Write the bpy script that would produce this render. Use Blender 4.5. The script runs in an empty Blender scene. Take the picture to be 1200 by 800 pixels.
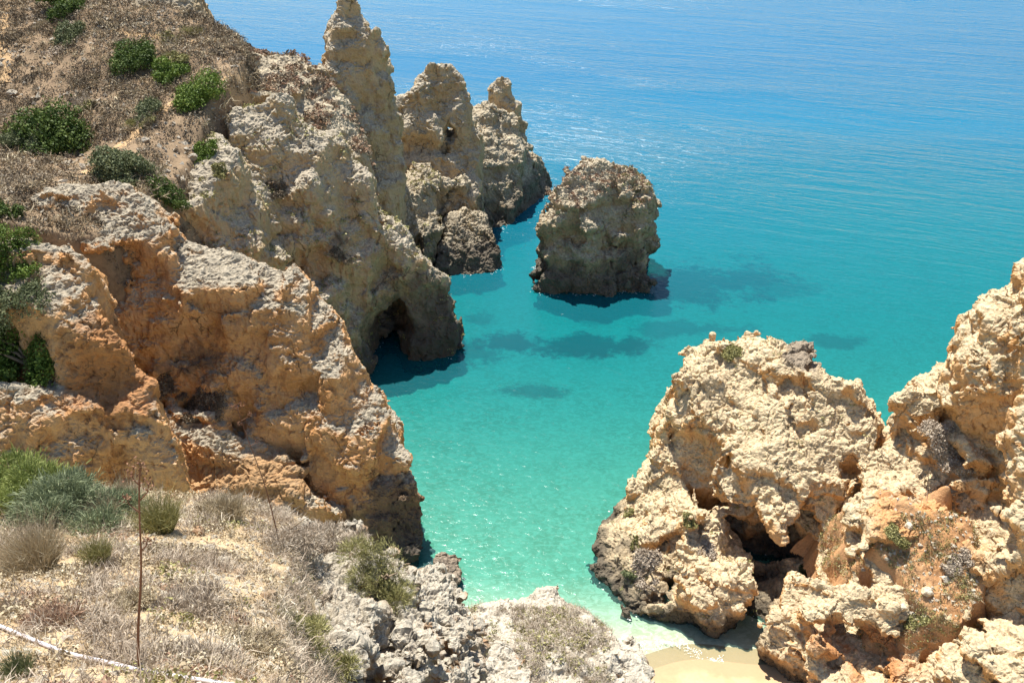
import bpy, bmesh, math, random, time
import numpy as np
from mathutils import Vector, Matrix
T0 = time.time()
R = math.radians
# ------------------------------------------------------------------ camera, sky, sun, exposure
CAMH, PITCH, FPX = 35.0, R(32.0), 1000.0
S = bpy.context.scene
COL = S.collection
cd = bpy.data.cameras.new('camera'); cam = bpy.data.objects.new('camera', cd); COL.objects.link(cam)
cam.location = (0, 0, CAMH); cam.rotation_euler = (R(90) - PITCH, 0, 0)
cd.sensor_width = 36; cd.lens = 36 * FPX / 1200; cd.clip_start = .05; cd.clip_end = 60000
S.camera = cam
SUN_EL, SUN_AZ = 64.0, -24.0          # azimuth from +Y (view direction), negative = to the left
wd = bpy.data.worlds.new('World'); S.world = wd; wd.use_nodes = True
nt = wd.node_tree; bg = nt.nodes['Background']
sky = nt.nodes.new('ShaderNodeTexSky'); sky.sky_type = 'NISHITA'; sky.sun_disc = False
sky.sun_elevation = R(SUN_EL); sky.sun_rotation = R(SUN_AZ); sky.air_density = 1.0; sky.dust_density = .5; sky.ozone_density = 1.
nt.links.new(sky.outputs[0], bg.inputs[0]); bg.inputs[1].default_value = .082
sl = bpy.data.lights.new('sun', 'SUN'); sl.energy = 5.0; sl.angle = R(.5); sl.color = (1, .96, .88)
so = bpy.data.objects.new('sun', sl); COL.objects.link(so)
sdir = Vector((math.sin(R(SUN_AZ)) * math.cos(R(SUN_EL)), math.cos(R(SUN_AZ)) * math.cos(R(SUN_EL)), math.sin(R(SUN_EL))))
so.rotation_euler = sdir.to_track_quat('Z', 'Y').to_euler(); so.location = (-30, 30, 90)
vs = S.view_settings; vs.view_transform = 'Standard'; vs.look = 'None'; vs.gamma = 1; vs.use_curve_mapping = False; vs.exposure = .95
S.cycles.max_bounces = 5; S.cycles.diffuse_bounces = 3; S.cycles.glossy_bounces = 2; S.cycles.transmission_bounces = 2
S.cycles.transparent_max_bounces = 6; S.cycles.caustics_reflective = False; S.cycles.caustics_refractive = False

# ------------------------------------------------------------------ small tools
cs, sn = math.cos(PITCH), math.sin(PITCH)
def ray(px, py):
    u, v = (px - 600) / FPX, (400 - py) / FPX
    return np.array([u, v * sn + cs, v * cs - sn])
def U(px, py, Y):                      # the point at ground distance Y seen in that direction
    d = ray(px, py); return np.array([0, 0, CAMH]) + d * (Y / d[1])
def UZ(px, py, z=0.):                  # the point at height z
    d = ray(px, py); return np.array([0, 0, CAMH]) + d * ((z - CAMH) / d[2])
def tag(o, label=None, cat=None, group=None, kind=None):
    for k, v in (('label', label), ('category', cat), ('group', group), ('kind', kind)):
        if v: o[k] = v
    return o
def link(name, me, parent=None):
    o = bpy.data.objects.new(name, me); COL.objects.link(o)
    if parent: o.parent = parent
    return o
def mesh_from(name, V, F, mat=None, smooth=True):
    V = np.asarray(V, np.float32); F = np.asarray(F, np.int32); k = F.shape[1]
    me = bpy.data.meshes.new(name); me.vertices.add(len(V)); me.vertices.foreach_set('co', V.ravel())
    me.loops.add(F.size); me.loops.foreach_set('vertex_index', F.ravel())
    me.polygons.add(len(F)); me.polygons.foreach_set('loop_start', np.arange(0, F.size, k, dtype=np.int32))
    me.polygons.foreach_set('use_smooth', np.full(len(F), smooth))
    me.update(calc_edges=True); me.validate()
    if mat: me.materials.append(mat)
    return me
# --- vectorised gradient noise
rs = np.random.RandomState(7)
PERM = rs.permutation(256).astype(np.int32); PERM = np.concatenate([PERM, PERM])
GR = rs.normal(size=(256, 3)).astype(np.float32); GR /= np.linalg.norm(GR, axis=1)[:, None]
def noise(P):
    P = np.asarray(P, np.float32); I = np.floor(P).astype(np.int32); f = P - I; I &= 255
    w = f * f * f * (f * (f * 6 - 15) + 10); out = 0
    for dx in (0, 1):
        for dy in (0, 1):
            for dz in (0, 1):
                h = PERM[(PERM[(PERM[(I[:, 0] + dx) & 255] + I[:, 1] + dy) & 255] + I[:, 2] + dz) & 255]
                g = GR[h]
                d = g[:, 0] * (f[:, 0] - dx) + g[:, 1] * (f[:, 1] - dy) + g[:, 2] * (f[:, 2] - dz)
                out = out + d * (w[:, 0] if dx else 1 - w[:, 0]) * (w[:, 1] if dy else 1 - w[:, 1]) * (w[:, 2] if dz else 1 - w[:, 2])
    return out * 1.6
def fbm(P, o=4, r=.5):
    s = 0; a = 1; P = np.asarray(P, np.float32)
    for i in range(o): s = s + a * noise(P + i * 17.3); a *= r; P = P * 2.03
    return s
def worley(P, seed=0):
    """distance to the nearest scattered point (cell size 1)"""
    P = np.asarray(P, np.float32); I = np.floor(P).astype(np.int32); best = np.full(len(P), 9., np.float32)
    for dx in (-1, 0, 1):
        for dy in (-1, 0, 1):
            for dz in (-1, 0, 1):
                C = I + np.array([dx, dy, dz], np.int32); h = PERM[(PERM[(PERM[(C[:, 0] + seed) & 255] + C[:, 1]) & 255] + C[:, 2]) & 255]
                d = C + (GR[h] * .42 + .5) - P; best = np.minimum(best, (d * d).sum(1))
    return np.sqrt(best)
def ridged(P, o=3):
    s = 0; a = 1; P = np.asarray(P, np.float32)
    for i in range(o): s = s + a * (1 - 2 * np.abs(noise(P + i * 11.7))); a *= .5; P = P * 2.1
    return s
# --- isosurface (surface nets)
def surface_nets(D, org, h):
    D = D.copy(); big = abs(h)
    D[0] = D[-1] = big; D[:, 0] = D[:, -1] = big; D[:, :, 0] = D[:, :, -1] = big
    S_ = D < 0
    c = np.zeros(tuple(n - 1 for n in D.shape), np.int8)
    for a in (0, 1):
        for b in (0, 1):
            for e in (0, 1):
                c += S_[a:a + c.shape[0], b:b + c.shape[1], e:e + c.shape[2]]
    act = np.argwhere((c > 0) & (c < 8))
    idx = np.full(c.shape, -1, np.int32); idx[tuple(act.T)] = np.arange(len(act))
    acc = np.zeros((len(act), 3)); n = np.zeros(len(act))
    for ax in range(3):
        o1, o2 = [k for k in range(3) if k != ax]
        for a in (0, 1):
            for b in (0, 1):
                p = act.copy(); p[:, o1] += a; p[:, o2] += b; q = p.copy(); q[:, ax] += 1
                dp, dq = D[tuple(p.T)], D[tuple(q.T)]
                m = (dp < 0) != (dq < 0)
                t = np.where(m, dp / np.where(m, dp - dq, 1), 0)
                w = np.zeros((len(act), 3)); w[:, ax] = t; w[:, o1] = a; w[:, o2] = b
                acc[m] += w[m]; n[m] += 1
    V = (act + acc / n[:, None]) * h + org
    Q = []
    for ax in range(3):
        o1, o2 = (ax + 1) % 3, (ax + 2) % 3
        A = np.take(S_, range(S_.shape[ax] - 1), ax); B = np.take(S_, range(1, S_.shape[ax]), ax)
        e = np.argwhere(A != B); e = e[(e[:, o1] > 0) & (e[:, o2] > 0)]
        ins = S_[tuple(e.T)]
        def C(a, b):
            p = e.copy(); p[:, o1] -= a; p[:, o2] -= b
            ok = (p[:, o1] < c.shape[o1]) & (p[:, o2] < c.shape[o2])
            p[:, o1] = np.minimum(p[:, o1], c.shape[o1] - 1); p[:, o2] = np.minimum(p[:, o2], c.shape[o2] - 1)
            return np.where(ok, idx[tuple(p.T)], -1)
        q = np.stack([C(1, 1), C(0, 1), C(0, 0), C(1, 0)], 1)
        q[~ins] = q[~ins][:, ::-1]
        Q.append(q[(q >= 0).all(1)])
    return V, np.concatenate(Q)
def hull_planes(P):
    bm = bmesh.new()
    for p in P: bm.verts.new(p)
    bmesh.ops.convex_hull(bm, input=bm.verts[:])
    bm.normal_update(); cen = np.mean(P, 0); out = []
    for f in bm.faces:
        n = np.array(f.normal); d = n @ np.array(f.verts[0].co)
        if n @ cen > d: n, d = -n, -d
        out.append((*n, d))
    bm.free()
    if not out: return np.zeros((0, 4))
    A = np.array(out); _, i = np.unique(np.round(A, 3), axis=0, return_index=True)
    return A[i]
def smin(a, b, k):
    h = np.clip(.5 + .5 * (b - a) / k, 0, 1); return b + (a - b) * h - k * h * (1 - h)
def build_sdf(chunks, caves, h, k=.6, warp=(2.5, .5), zmin=-3.5, scoop=.75):
    """chunks: lists of 3-D points (each a convex block); caves: (centre, radii) ellipsoids cut out."""
    PL = [hull_planes(c) for c in chunks]
    allp = np.concatenate(chunks); lo = allp.min(0) - 1.2 - h * 2; hi = allp.max(0) + 1.2 + h * 2; lo[2] = max(lo[2], zmin)
    n = np.ceil((hi - lo) / h).astype(int) + 1
    gx, gy, gz = [np.arange(n[i]) * h + lo[i] for i in range(3)]
    X = np.stack(np.meshgrid(gx, gy, gz, indexing='ij'), -1).astype(np.float32).reshape(-1, 3)
    # cheap pass without warp to find the band
    def field(Q):
        D = None
        for pl in PL:
            d = np.full(len(Q), -1e9, np.float32)
            for q in pl: np.maximum(d, Q @ q[:3].astype(np.float32) - np.float32(q[3]), out=d)
            D = d if D is None else smin(D, d, k)
        for c, r in caves:
            e = (Q - np.float32(c)) / np.float32(r); d = (1 - np.linalg.norm(e, axis=1)) * min(r)
            D = -smin(-D, -d, k * .5)
        return D
    D = field(X)
    ws, wa = warp
    band = np.abs(D) < 1.6 * wa + k * .5 + 2 * h
    Q = X[band]
    # the noise is worked out on a three times coarser grid and interpolated
    st = 3; nc = (n + st - 1) // st + 1
    C = np.stack(np.meshgrid(*[np.arange(nc[i]) * h * st + lo[i] for i in range(3)], indexing='ij'), -1).astype(np.float32).reshape(-1, 3)
    pad = np.zeros(tuple(nc * st), bool); pad[:n[0], :n[1], :n[2]] = band.reshape(n)
    cb = pad.reshape(nc[0], st, nc[1], st, nc[2], st).any((1, 3, 5))
    dl = cb.copy()
    for ax in range(3): dl = dl | np.roll(dl, 1, ax)
    dl = dl.ravel(); Cq = C[dl]
    F = np.zeros((len(C), 6), np.float32)
    for j, o in enumerate((0, 31.4, 77.7)): F[dl, j] = fbm(Cq / ws + o, 2) * wa * (.6 if j == 2 else 1)
    F[dl, 3] = wa * .5 * fbm(Cq / (ws * .9) + 9, 4, .55) + wa * .30 * np.clip(ridged(Cq * np.float32([1, 1, .5]) / (ws * .8) + 3, 3), 0, 2)
    F[dl, 3] += wa * .55 * noise(Cq * np.float32([.07, .07, 1.5]) / (ws * .45) + 60) + wa * .3 * noise(Cq * np.float32([.9, .9, .12]) / (ws * .5) + 70)
    Wq = Cq + F[dl, :3] * .8
    F[dl, 4] = (.62 + .35 * noise(Cq / (ws * 1.5) + 40) - worley(Wq * np.float32([1, 1, .8]) / (ws * scoop), 3)) * ws * scoop
    F[dl, 5] = (.55 + .4 * noise(Cq / ws + 50) - worley(Wq * np.float32([1, 1, .9]) / (ws * scoop * .42), 9)) * ws * scoop * .42
    F = F.reshape(*nc, 6)
    ijk = np.argwhere(band.reshape(n)); b0 = ijk // st; fr = ((ijk % st) / st).astype(np.float32)
    G = np.zeros((len(ijk), 6), np.float32)
    for a in (0, 1):
        for b_ in (0, 1):
            for e in (0, 1):
                w = np.abs(1 - a - fr[:, 0]) * np.abs(1 - b_ - fr[:, 1]) * np.abs(1 - e - fr[:, 2])
                G += w[:, None] * F[b0[:, 0] + a, b0[:, 1] + b_, b0[:, 2] + e]
    Db = field(Q + G[:, :3]) + G[:, 3] - wa * .2
    # hollows scooped out by weathering, sharp edged where they meet
    for q, dep_ in ((4, wa * .6), (5, wa * .3)): Db = np.maximum(Db, np.minimum(G[:, q], Db + dep_))
    D[band] = Db
    return surface_nets(D.reshape(n), lo, h)

# ------------------------------------------------------------------ node helpers
class NB:
    def __init__(s, nt): s.nt = nt
    def n(s, t, **kw):
        x = s.nt.nodes.new(t)
        for k, v in kw.items():
            if not k.startswith('i_'): setattr(x, k, v)
        return x
    def put(s, sock, v):
        if hasattr(v, 'is_linked') or isinstance(v, bpy.types.NodeSocket): s.nt.links.new(v, sock)
        else: sock.default_value = v
    def math(s, op, a, b=0., c=0., clamp=False):
        x = s.n('ShaderNodeMath', operation=op, use_clamp=clamp)
        for i, v in enumerate((a, b, c)): s.put(x.inputs[i], v)
        return x.outputs[0]
    def vm(s, op, a, b=(0, 0, 0), sc=1.):
        x = s.n('ShaderNodeVectorMath', operation=op); s.put(x.inputs[0], a)
        if op == 'SCALE': s.put(x.inputs['Scale'], sc)
        else: s.put(x.inputs[1], b)
        return x.outputs[0]
    def noise(s, vec, scale, detail=4, rough=.55, dist=0., ty='FBM'):
        x = s.n('ShaderNodeTexNoise'); x.noise_type = ty
        s.put(x.inputs['Vector'], vec); s.put(x.inputs['Scale'], scale)
        x.inputs['Detail'].default_value = detail; x.inputs['Roughness'].default_value = rough; x.inputs['Distortion'].default_value = dist
        return x.outputs[0]
    def vor(s, vec, scale, feat='F1', out='Distance', rnd=1., smooth=None):
        x = s.n('ShaderNodeTexVoronoi', feature=feat)
        s.put(x.inputs['Vector'], vec); s.put(x.inputs['Scale'], scale); x.inputs['Randomness'].default_value = rnd
        if smooth is not None: x.inputs['Smoothness'].default_value = smooth
        return x.outputs[out]
    def ramp(s, v, a, b, c=0., d=1., ty='SMOOTHSTEP'):
        x = s.n('ShaderNodeMapRange', interpolation_type=ty); s.put(x.inputs[0], v)
        for i, q in ((1, a), (2, b), (3, c), (4, d)): s.put(x.inputs[i], q)
        return x.outputs[0]
    def mix(s, f, a, b, mode='MIX'):
        x = s.n('ShaderNodeMix', data_type='RGBA', blend_type=mode); s.put(x.inputs[0], f)
        s.put(x.inputs[6], a if not isinstance(a, tuple) else (*a, 1)); s.put(x.inputs[7], b if not isinstance(b, tuple) else (*b, 1))
        return x.outputs[2]

def rock_relief(name, s, amp=1., knob=1., seed=0., flute=.6, facet=.5):
    """geometry nodes: breaks the surface into crags, knobs, cracks and pits along the normal"""
    ng = bpy.data.node_groups.new(name, 'GeometryNodeTree'); b = NB(ng)
    ng.interface.new_socket('Geometry', in_out='INPUT', socket_type='NodeSocketGeometry')
    ng.interface.new_socket('Geometry', in_out='OUTPUT', socket_type='NodeSocketGeometry')
    gi = b.n('NodeGroupInput'); go = b.n('NodeGroupOutput')
    P0 = b.n('GeometryNodeInputPosition').outputs[0]; N = b.n('GeometryNodeInputNormal').outputs[0]
    P = b.vm('ADD', b.vm('SCALE', P0, sc=1 / s), (seed, seed * 1.7, 0))
    sep = b.n('ShaderNodeSeparateXYZ'); b.put(sep.inputs[0], N); nz = sep.outputs[2]
    up = b.ramp(nz, .05, .65)
    wv = b.n('ShaderNodeTexNoise'); b.put(wv.inputs['Vector'], P); wv.inputs['Scale'].default_value = .9; wv.inputs['Detail'].default_value = 3
    Pw = b.vm('ADD', P, b.vm('SCALE', b.vm('SUBTRACT', wv.outputs[1], (.5, .5, .5)), sc=1.1))
    d1 = b.math('SUBTRACT', b.noise(P, .55, 8, .64), .5); d2 = b.math('SUBTRACT', b.noise(Pw, 3.2, 5, .75), .5)
    kn = b.math('SUBTRACT', b.vor(b.vm('MULTIPLY', Pw, (1, 1, .8)), 1.1, 'F1'), .42)
    kn2 = b.math('SUBTRACT', .45, b.vor(Pw, 4.2, 'SMOOTH_F1', smooth=.2))
    kn3 = b.math('SUBTRACT', .45, b.vor(Pw, 9.5, 'F1'))
    cr = b.ramp(b.vor(b.vm('MULTIPLY', Pw, (1, 1, .6)), .75, 'DISTANCE_TO_EDGE'), 0, .09, -1, 0)
    crm = b.ramp(b.noise(P, .4, 2), .45, .62)
    fl = b.math('SUBTRACT', b.noise(b.vm('MULTIPLY', Pw, (1, 1, .22)), 1.7, 4, .6), .5)
    pit = b.ramp(b.vor(Pw, 2.1, 'F1'), 0, .24, -1, 0); pm = b.ramp(b.noise(P, .7, 2), .52, .66)
    km = b.ramp(b.math('ADD', b.noise(P, .45, 4), b.math('MULTIPLY', up, .3)), .55, .8, .06, 1)
    t = b.math('ADD', b.math('MULTIPLY', d1, 1.3 * amp), b.math('MULTIPLY', d2, b.math('MULTIPLY', km, .35 * knob)))
    t = b.math('ADD', t, b.math('MULTIPLY', kn, b.ramp(b.noise(P, .6, 2), .35, .65, .0, .5 * amp)))
    t = b.math('ADD', t, b.math('MULTIPLY', kn2, b.math('MULTIPLY', km, .20 * knob)))
    t = b.math('ADD', t, b.math('MULTIPLY', kn3, b.math('MULTIPLY', km, .10 * knob)))
    t = b.math('ADD', t, b.math('MULTIPLY', cr, b.math('MULTIPLY', crm, .30 * amp)))
    t = b.math('ADD', t, b.math('MULTIPLY', fl, b.math('MULTIPLY', b.math('SUBTRACT', 1., up), flute)))
    t = b.math('ADD', t, b.math('MULTIPLY', pit, b.math('MULTIPLY', pm, .28 * amp)))
    def fac(vec, sc, k):
        v = b.n('ShaderNodeTexVoronoi', feature='F1'); b.put(v.inputs['Vector'], vec); v.inputs['Scale'].default_value = sc
        dd = b.vm('SUBTRACT', vec, v.outputs['Position']); cc = b.vm('SUBTRACT', v.outputs['Color'], (.5, .5, .5))
        x = b.n('ShaderNodeVectorMath', operation='DOT_PRODUCT'); b.put(x.inputs[0], dd); b.put(x.inputs[1], cc)
        y = b.n('ShaderNodeSeparateXYZ'); b.put(y.inputs[0], v.outputs['Color'])
        return b.math('MULTIPLY', b.math('ADD', x.outputs['Value'], b.math('MULTIPLY', y.outputs[0], .22 / sc)), k)
    Pf = b.vm('MULTIPLY', Pw, (1, 1, .75))
    t = b.math('ADD', t, fac(Pf, 1.2, .42 * facet)); t = b.math('ADD', t, fac(Pw, 3.2, .7 * facet))
    off = b.vm('SCALE', N, sc=b.math('MULTIPLY', t, s * .9))
    st_ = b.n('GeometryNodeStoreNamedAttribute', data_type='FLOAT', domain='POINT'); st_.inputs['Name'].default_value = 'up'; b.put(st_.inputs['Geometry'], gi.outputs[0]); b.put(st_.inputs['Value'], nz)
    sp = b.n('GeometryNodeSetPosition'); b.put(sp.inputs['Geometry'], st_.outputs[0]); b.put(sp.inputs['Offset'], off)
    ng.links.new(sp.outputs[0], go.inputs[0])
    return ng
def trim(me, zmin):
    n = len(me.vertices); V = np.empty(n * 3, np.float32); me.vertices.foreach_get('co', V); V = V.reshape(-1, 3)
    rel = V - [0, 0, CAMH]; dep = np.maximum(rel[:, 1] * cs - rel[:, 2] * sn, .2)
    X = 600 + rel[:, 0] / dep * FPX; Yp = 400 - (rel[:, 1] * sn + rel[:, 2] * cs) / dep * FPX
    bad = (X < -160) | (X > 1330) | (Yp > 900) | (V[:, 2] < zmin)
    bm = bmesh.new(); bm.from_mesh(me); bm.verts.ensure_lookup_table()
    bmesh.ops.delete(bm, geom=[bm.verts[i] for i in np.nonzero(bad)[0]], context='VERTS'); bm.to_mesh(me); bm.free()
def realise(o):
    dg = bpy.context.evaluated_depsgraph_get(); me = bpy.data.meshes.new_from_object(o.evaluated_get(dg), depsgraph=dg)
    o.modifiers.clear(); old = o.data; o.data = me; bpy.data.meshes.remove(old); me.name = o.name
    return o
def keep_big(V, Q, share=.02):
    """drops crumbs that float free of the main body"""
    lab = np.arange(len(V))
    while True:
        m = lab[Q].min(1); new = lab.copy()
        for k in range(4): np.minimum.at(new, Q[:, k], m)
        new = new[new]
        if (new == lab).all(): break
        lab = new
    cnt = np.bincount(lab, minlength=len(V)); ok = cnt[lab] > share * len(V); Q = Q[ok[Q[:, 0]]]
    re_ = np.cumsum(ok) - 1
    return V[ok], re_[Q]
def rock(name, chunks, mat, h, s=1., caves=(), k=.6, warp=(2.5, .5), sub=1, amp=1., knob=1., flute=.5, seed=0., zmin=-3.5, facet=.5):
    V, Q = build_sdf([np.array(c) for c in chunks], [(np.array(c), r) for c, r in caves], h, k, warp, zmin); V, Q = keep_big(V, Q)
    org = np.array([V[:, 0].mean(), V[:, 1].mean(), V[:, 2].min()])
    me0 = mesh_from(name, V, Q, mat); trim(me0, max(zmin + 1.2, -2.3) if zmin < 0 else zmin)
    o = link(name, me0)
    if sub:
        m = o.modifiers.new('fine', 'SUBSURF'); m.levels = m.render_levels = sub; m.subdivision_type = 'CATMULL_CLARK'
    m = o.modifiers.new('relief', 'NODES'); m.node_group = rock_relief(name + '_relief', s, amp, knob, seed, flute, facet)
    realise(o); o.data.polygons.foreach_set('use_smooth', np.zeros(len(o.data.polygons), bool))
    o.data.transform(Matrix.Translation(-Vector(org))); o.location = org
    print(name, len(o.data.polygons), round(time.time() - T0, 1))
    return o

# ------------------------------------------------------------------ materials
def new_mat(name):
    m = bpy.data.materials.new(name); m.use_nodes = True; nt = m.node_tree; b = NB(nt)
    return m, b, nt.nodes['Principled BSDF']
def rock_mat(name, crust, face, deep, s=1., tide=None, green=.15, tone_shade_zones=None, pale=.0, crust_lo=.15, crust_hi=.62, red=(.42, .16, .05), mot=1., use_up=True, dark=(.045, .038, .03), stain=.6):
    m, b, p = new_mat(name)
    geo = b.n('ShaderNodeNewGeometry'); P = geo.outputs['Position']; N = geo.outputs['Normal']
    sp = b.n('ShaderNodeSeparateXYZ'); b.put(sp.inputs[0], P); sn_ = b.n('ShaderNodeSeparateXYZ'); b.put(sn_.inputs[0], N)
    Ps = b.vm('SCALE', P, sc=1 / s)
    big = b.noise(Ps, .28, 4, .6); med = b.noise(Ps, 1.3, 6, .65); fine = b.noise(Ps, 7., 5, .7)
    ua = b.n('ShaderNodeAttribute', attribute_name='up'); nzz = b.math('ADD', b.math('MULTIPLY', ua.outputs['Fac'], .75), b.math('MULTIPLY', sn_.outputs[2], .25)) if use_up else sn_.outputs[2]
    up = b.math('ADD', nzz, b.math('ADD', b.math('MULTIPLY', b.math('SUBTRACT', big, .5), 1.5 * mot), b.math('MULTIPLY', b.math('SUBTRACT', med, .5), 1.1 * mot)))
    cm = b.ramp(up, crust_lo, crust_hi)
    fcol = b.mix(b.ramp(b.noise(b.vm('MULTIPLY', Ps, (1, 1, .45)), .6, 5, .62), .42, .62), face, deep)
    fcol = b.mix(b.ramp(fine, .35, .7, .0, .35), fcol, tuple(min(1, c * 1.5) for c in face))
    # faint bedding, dark water stains
    bed = b.noise(b.vm('MULTIPLY', Ps, (.12, .12, 1.6)), 1., 4, .6)
    fcol = b.mix(b.ramp(bed, .5, .7, 0, .35), fcol, tuple(c * .62 for c in deep))
    fcol = b.mix(b.ramp(b.noise(b.vm('MULTIPLY', Ps, (1, 1, .3)), .8, 5, .7), .56, .72, 0, stain), fcol, (.20, .125, .07))
    ccol = b.mix(b.ramp(fine, .35, .65), tuple(c * .62 for c in crust), crust)
    ccol = b.mix(b.ramp(b.noise(Ps, 2.6, 5, .7), .5, .68, 0, .55), ccol, tuple(c * .45 for c in crust))
    ccol = b.mix(b.ramp(b.noise(Ps, 1.1, 4, .6), .58, .7, 0, green), ccol, (.17, .15, .05))
    col = b.mix(cm, fcol, ccol)
    for (c, r, zc) in (tone_shade_zones or []):
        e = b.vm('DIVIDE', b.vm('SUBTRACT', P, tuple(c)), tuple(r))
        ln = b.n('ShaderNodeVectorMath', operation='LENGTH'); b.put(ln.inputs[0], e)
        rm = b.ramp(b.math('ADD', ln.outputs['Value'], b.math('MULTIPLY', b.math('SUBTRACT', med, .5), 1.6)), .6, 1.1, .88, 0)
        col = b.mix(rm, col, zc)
    if tide is not None:
        tz = b.math('ADD', sp.outputs[2], b.math('MULTIPLY', b.math('SUBTRACT', b.noise(P, .5, 4, .65), .5), -tide * 2.2))
        tm = b.ramp(tz, tide * .25, tide * 1.15, 1, 0)
        col = b.mix(b.math('MULTIPLY', tm, .9), col, b.mix(fine, dark, tuple(c * 2.6 for c in dark)))
    # pores and lichen specks of the weathered skin
    por = b.ramp(b.vor(b.vm('ADD', Ps, b.vm('SCALE', b.vm('SUBTRACT', b.n('ShaderNodeTexNoise').outputs[1], (.5, .5, .5)), sc=.3)), 5.5),   .05, .26, 1, 0)
    pm = b.math('MULTIPLY', por, b.ramp(b.noise(Ps, .9, 4, .6), .45, .62, .0, .6))
    col = b.mix(pm, col, b.mix(.75, col, (.05, .04, .03)))
    cw = b.n('ShaderNodeTexNoise'); b.put(cw.inputs['Vector'], Ps); cw.inputs['Scale'].default_value = 1.1; cw.inputs['Detail'].default_value = 5
    Pc = b.vm('MULTIPLY', b.vm('ADD', Ps, b.vm('SCALE', b.vm('SUBTRACT', cw.outputs[1], (.5, .5, .5)), sc=1.3)), (1, 1, .55))
    crk = b.math('MULTIPLY', b.ramp(b.vor(Pc, .55, 'DISTANCE_TO_EDGE'), 0, .018, 1, 0), b.ramp(b.noise(Ps, .5, 3), .50, .62))
    col = b.mix(b.math('MULTIPLY', crk, .55), col, (.09, .06, .04))
    bp = b.n('ShaderNodeBump'); bp.inputs['Strength'].default_value = .9; bp.inputs['Distance'].default_value = .16 * s
    hgt = b.math('ADD', b.noise(Ps, 3.5, 9, .78), b.math('ADD', b.math('MULTIPLY', pm, -.5), b.math('MULTIPLY', crk, -.8)))
    b.put(bp.inputs['Height'], hgt); b.put(p.inputs['Normal'], bp.outputs[0])
    b.put(p.inputs['Base Color'], col); p.inputs['Roughness'].default_value = .92; p.inputs['Specular IOR Level'].default_value = .15
    return m
GOLD = dict(crust=(.53, .455, .34), face=(.60, .345, .16), deep=(.50, .24, .085))
M_gold = rock_mat('golden_limestone', **GOLD, tide=3.2, tone_shade_zones=[(U(140, 430, 32), (2.6, 3.5, 3.), (.43, .20, .075)), (U(462, 605, 34), (2.0, 2.6, 2.9), (.17, .11, .065)), (U(222, 432, 37), (2.2, 2.2, 1.3), (.20, .13, .08)), (U(290, 560, 34.5), (5, 3, 1.3), (.46, .27, .125))], crust_lo=.42, crust_hi=.8, stain=.35, mot=.4)
M_grey = rock_mat('grey_limestone', (.56, .48, .36), (.52, .385, .225), (.44, .30, .15), crust_lo=.3, crust_hi=.6, mot=.4, tone_shade_zones=[(U(505, 388, 53.5), (4.3, 4.6, 5.0), (.20, .16, .115)), (U(395, 290, 52), (1.3, 2.5, 1.8), (.15, .12, .09)), (U(375, 380, 50.5), (1.6, 3, 2.0), (.17, .135, .10))], tide=4.6, green=.3, stain=.8)  # lower right block: part dark rock, part shade painted into its colour
M_far = rock_mat('dark_limestone', (.58, .49, .35), (.44, .33, .195), (.36, .25, .135), s=1.2, tide=4.0, green=.45, dark=(.065, .054, .042), stain=.9)
M_right = rock_mat('pale_limestone', (.79, .62, .39), (.66, .40, .19), (.60, .32, .12), tide=1.5, green=.10, crust_lo=.05, crust_hi=.45, stain=.2, mot=.7, tone_shade_zones=[(U(1085, 620, 27.8), (2.6, 3.2, 2.2), (.58, .31, .13)), (U(1010, 765, 24.6), (2.6, 2., 1.), (.50, .22, .08)), (U(942, 415, 37.6), (1.3, 1.6, 1.), (.26, .21, .16))])
M_near = rock_mat('weathered_limestone', (.60, .53, .42), (.36, .28, .19), (.38, .22, .12), s=.28, green=.2, crust_lo=.1, crust_hi=.6)

def soil_mat(name, c1, c2, c3, s=1., bump=.05):
    m, b, p = new_mat(name); P = b.vm('SCALE', b.n('ShaderNodeNewGeometry').outputs['Position'], sc=1 / s)
    col = b.mix(b.ramp(b.noise(P, .35, 6, .65), .4, .62), c1, c2)
    col = b.mix(b.ramp(b.noise(P, 2.2, 6, .7), .48, .66), col, c3)
    col = b.mix(b.ramp(b.noise(P, 9, 4, .7), .35, .65, 0, .4), col, tuple(min(1, c * 1.35) for c in c1))
    bp = b.n('ShaderNodeBump'); bp.inputs['Strength'].default_value = .7; bp.inputs['Distance'].default_value = bump
    b.put(bp.inputs['Height'], b.noise(P, 6, 8, .7)); b.put(p.inputs['Normal'], bp.outputs[0])
    b.put(p.inputs['Base Color'], col); p.inputs['Roughness'].default_value = .95; p.inputs['Specular IOR Level'].default_value = .1
    return m
M_hill = soil_mat('dry_hillside_soil', (.26, .185, .115), (.19, .135, .085), (.13, .09, .06), 1.4)
M_ground = soil_mat('sandy_ground', (.46, .35, .21), (.38, .27, .155), (.29, .195, .115), .25, .02)
M_path = soil_mat('trodden_earth', (.44, .30, .165), (.38, .25, .13), (.32, .21, .12), .6, .02)
M_sand = soil_mat('beach_sand', (.56, .38, .21), (.58, .41, .24), (.52, .35, .19), 1.5, .02)
_b = NB(M_sand.node_tree); _p = M_sand.node_tree.nodes['Principled BSDF']; _c = _p.inputs['Base Color'].links[0].from_socket
_g = _b.n('ShaderNodeNewGeometry').outputs['Position']; _s = _b.n('ShaderNodeSeparateXYZ'); _b.put(_s.inputs[0], _g)
_w = _b.ramp(_b.math('ADD', _s.outputs[2], _b.math('MULTIPLY', _b.math('SUBTRACT', _b.noise(_g, .7, 3), .5), .25)), .08, .2, 1, 0)
_b.put(_p.inputs['Base Color'], _b.mix(_b.math('MULTIPLY', _w, .75), _c, (.34, .24, .14))); _b.put(_p.inputs['Roughness'], _b.ramp(_w, 0, 1, .95, .35))

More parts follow.
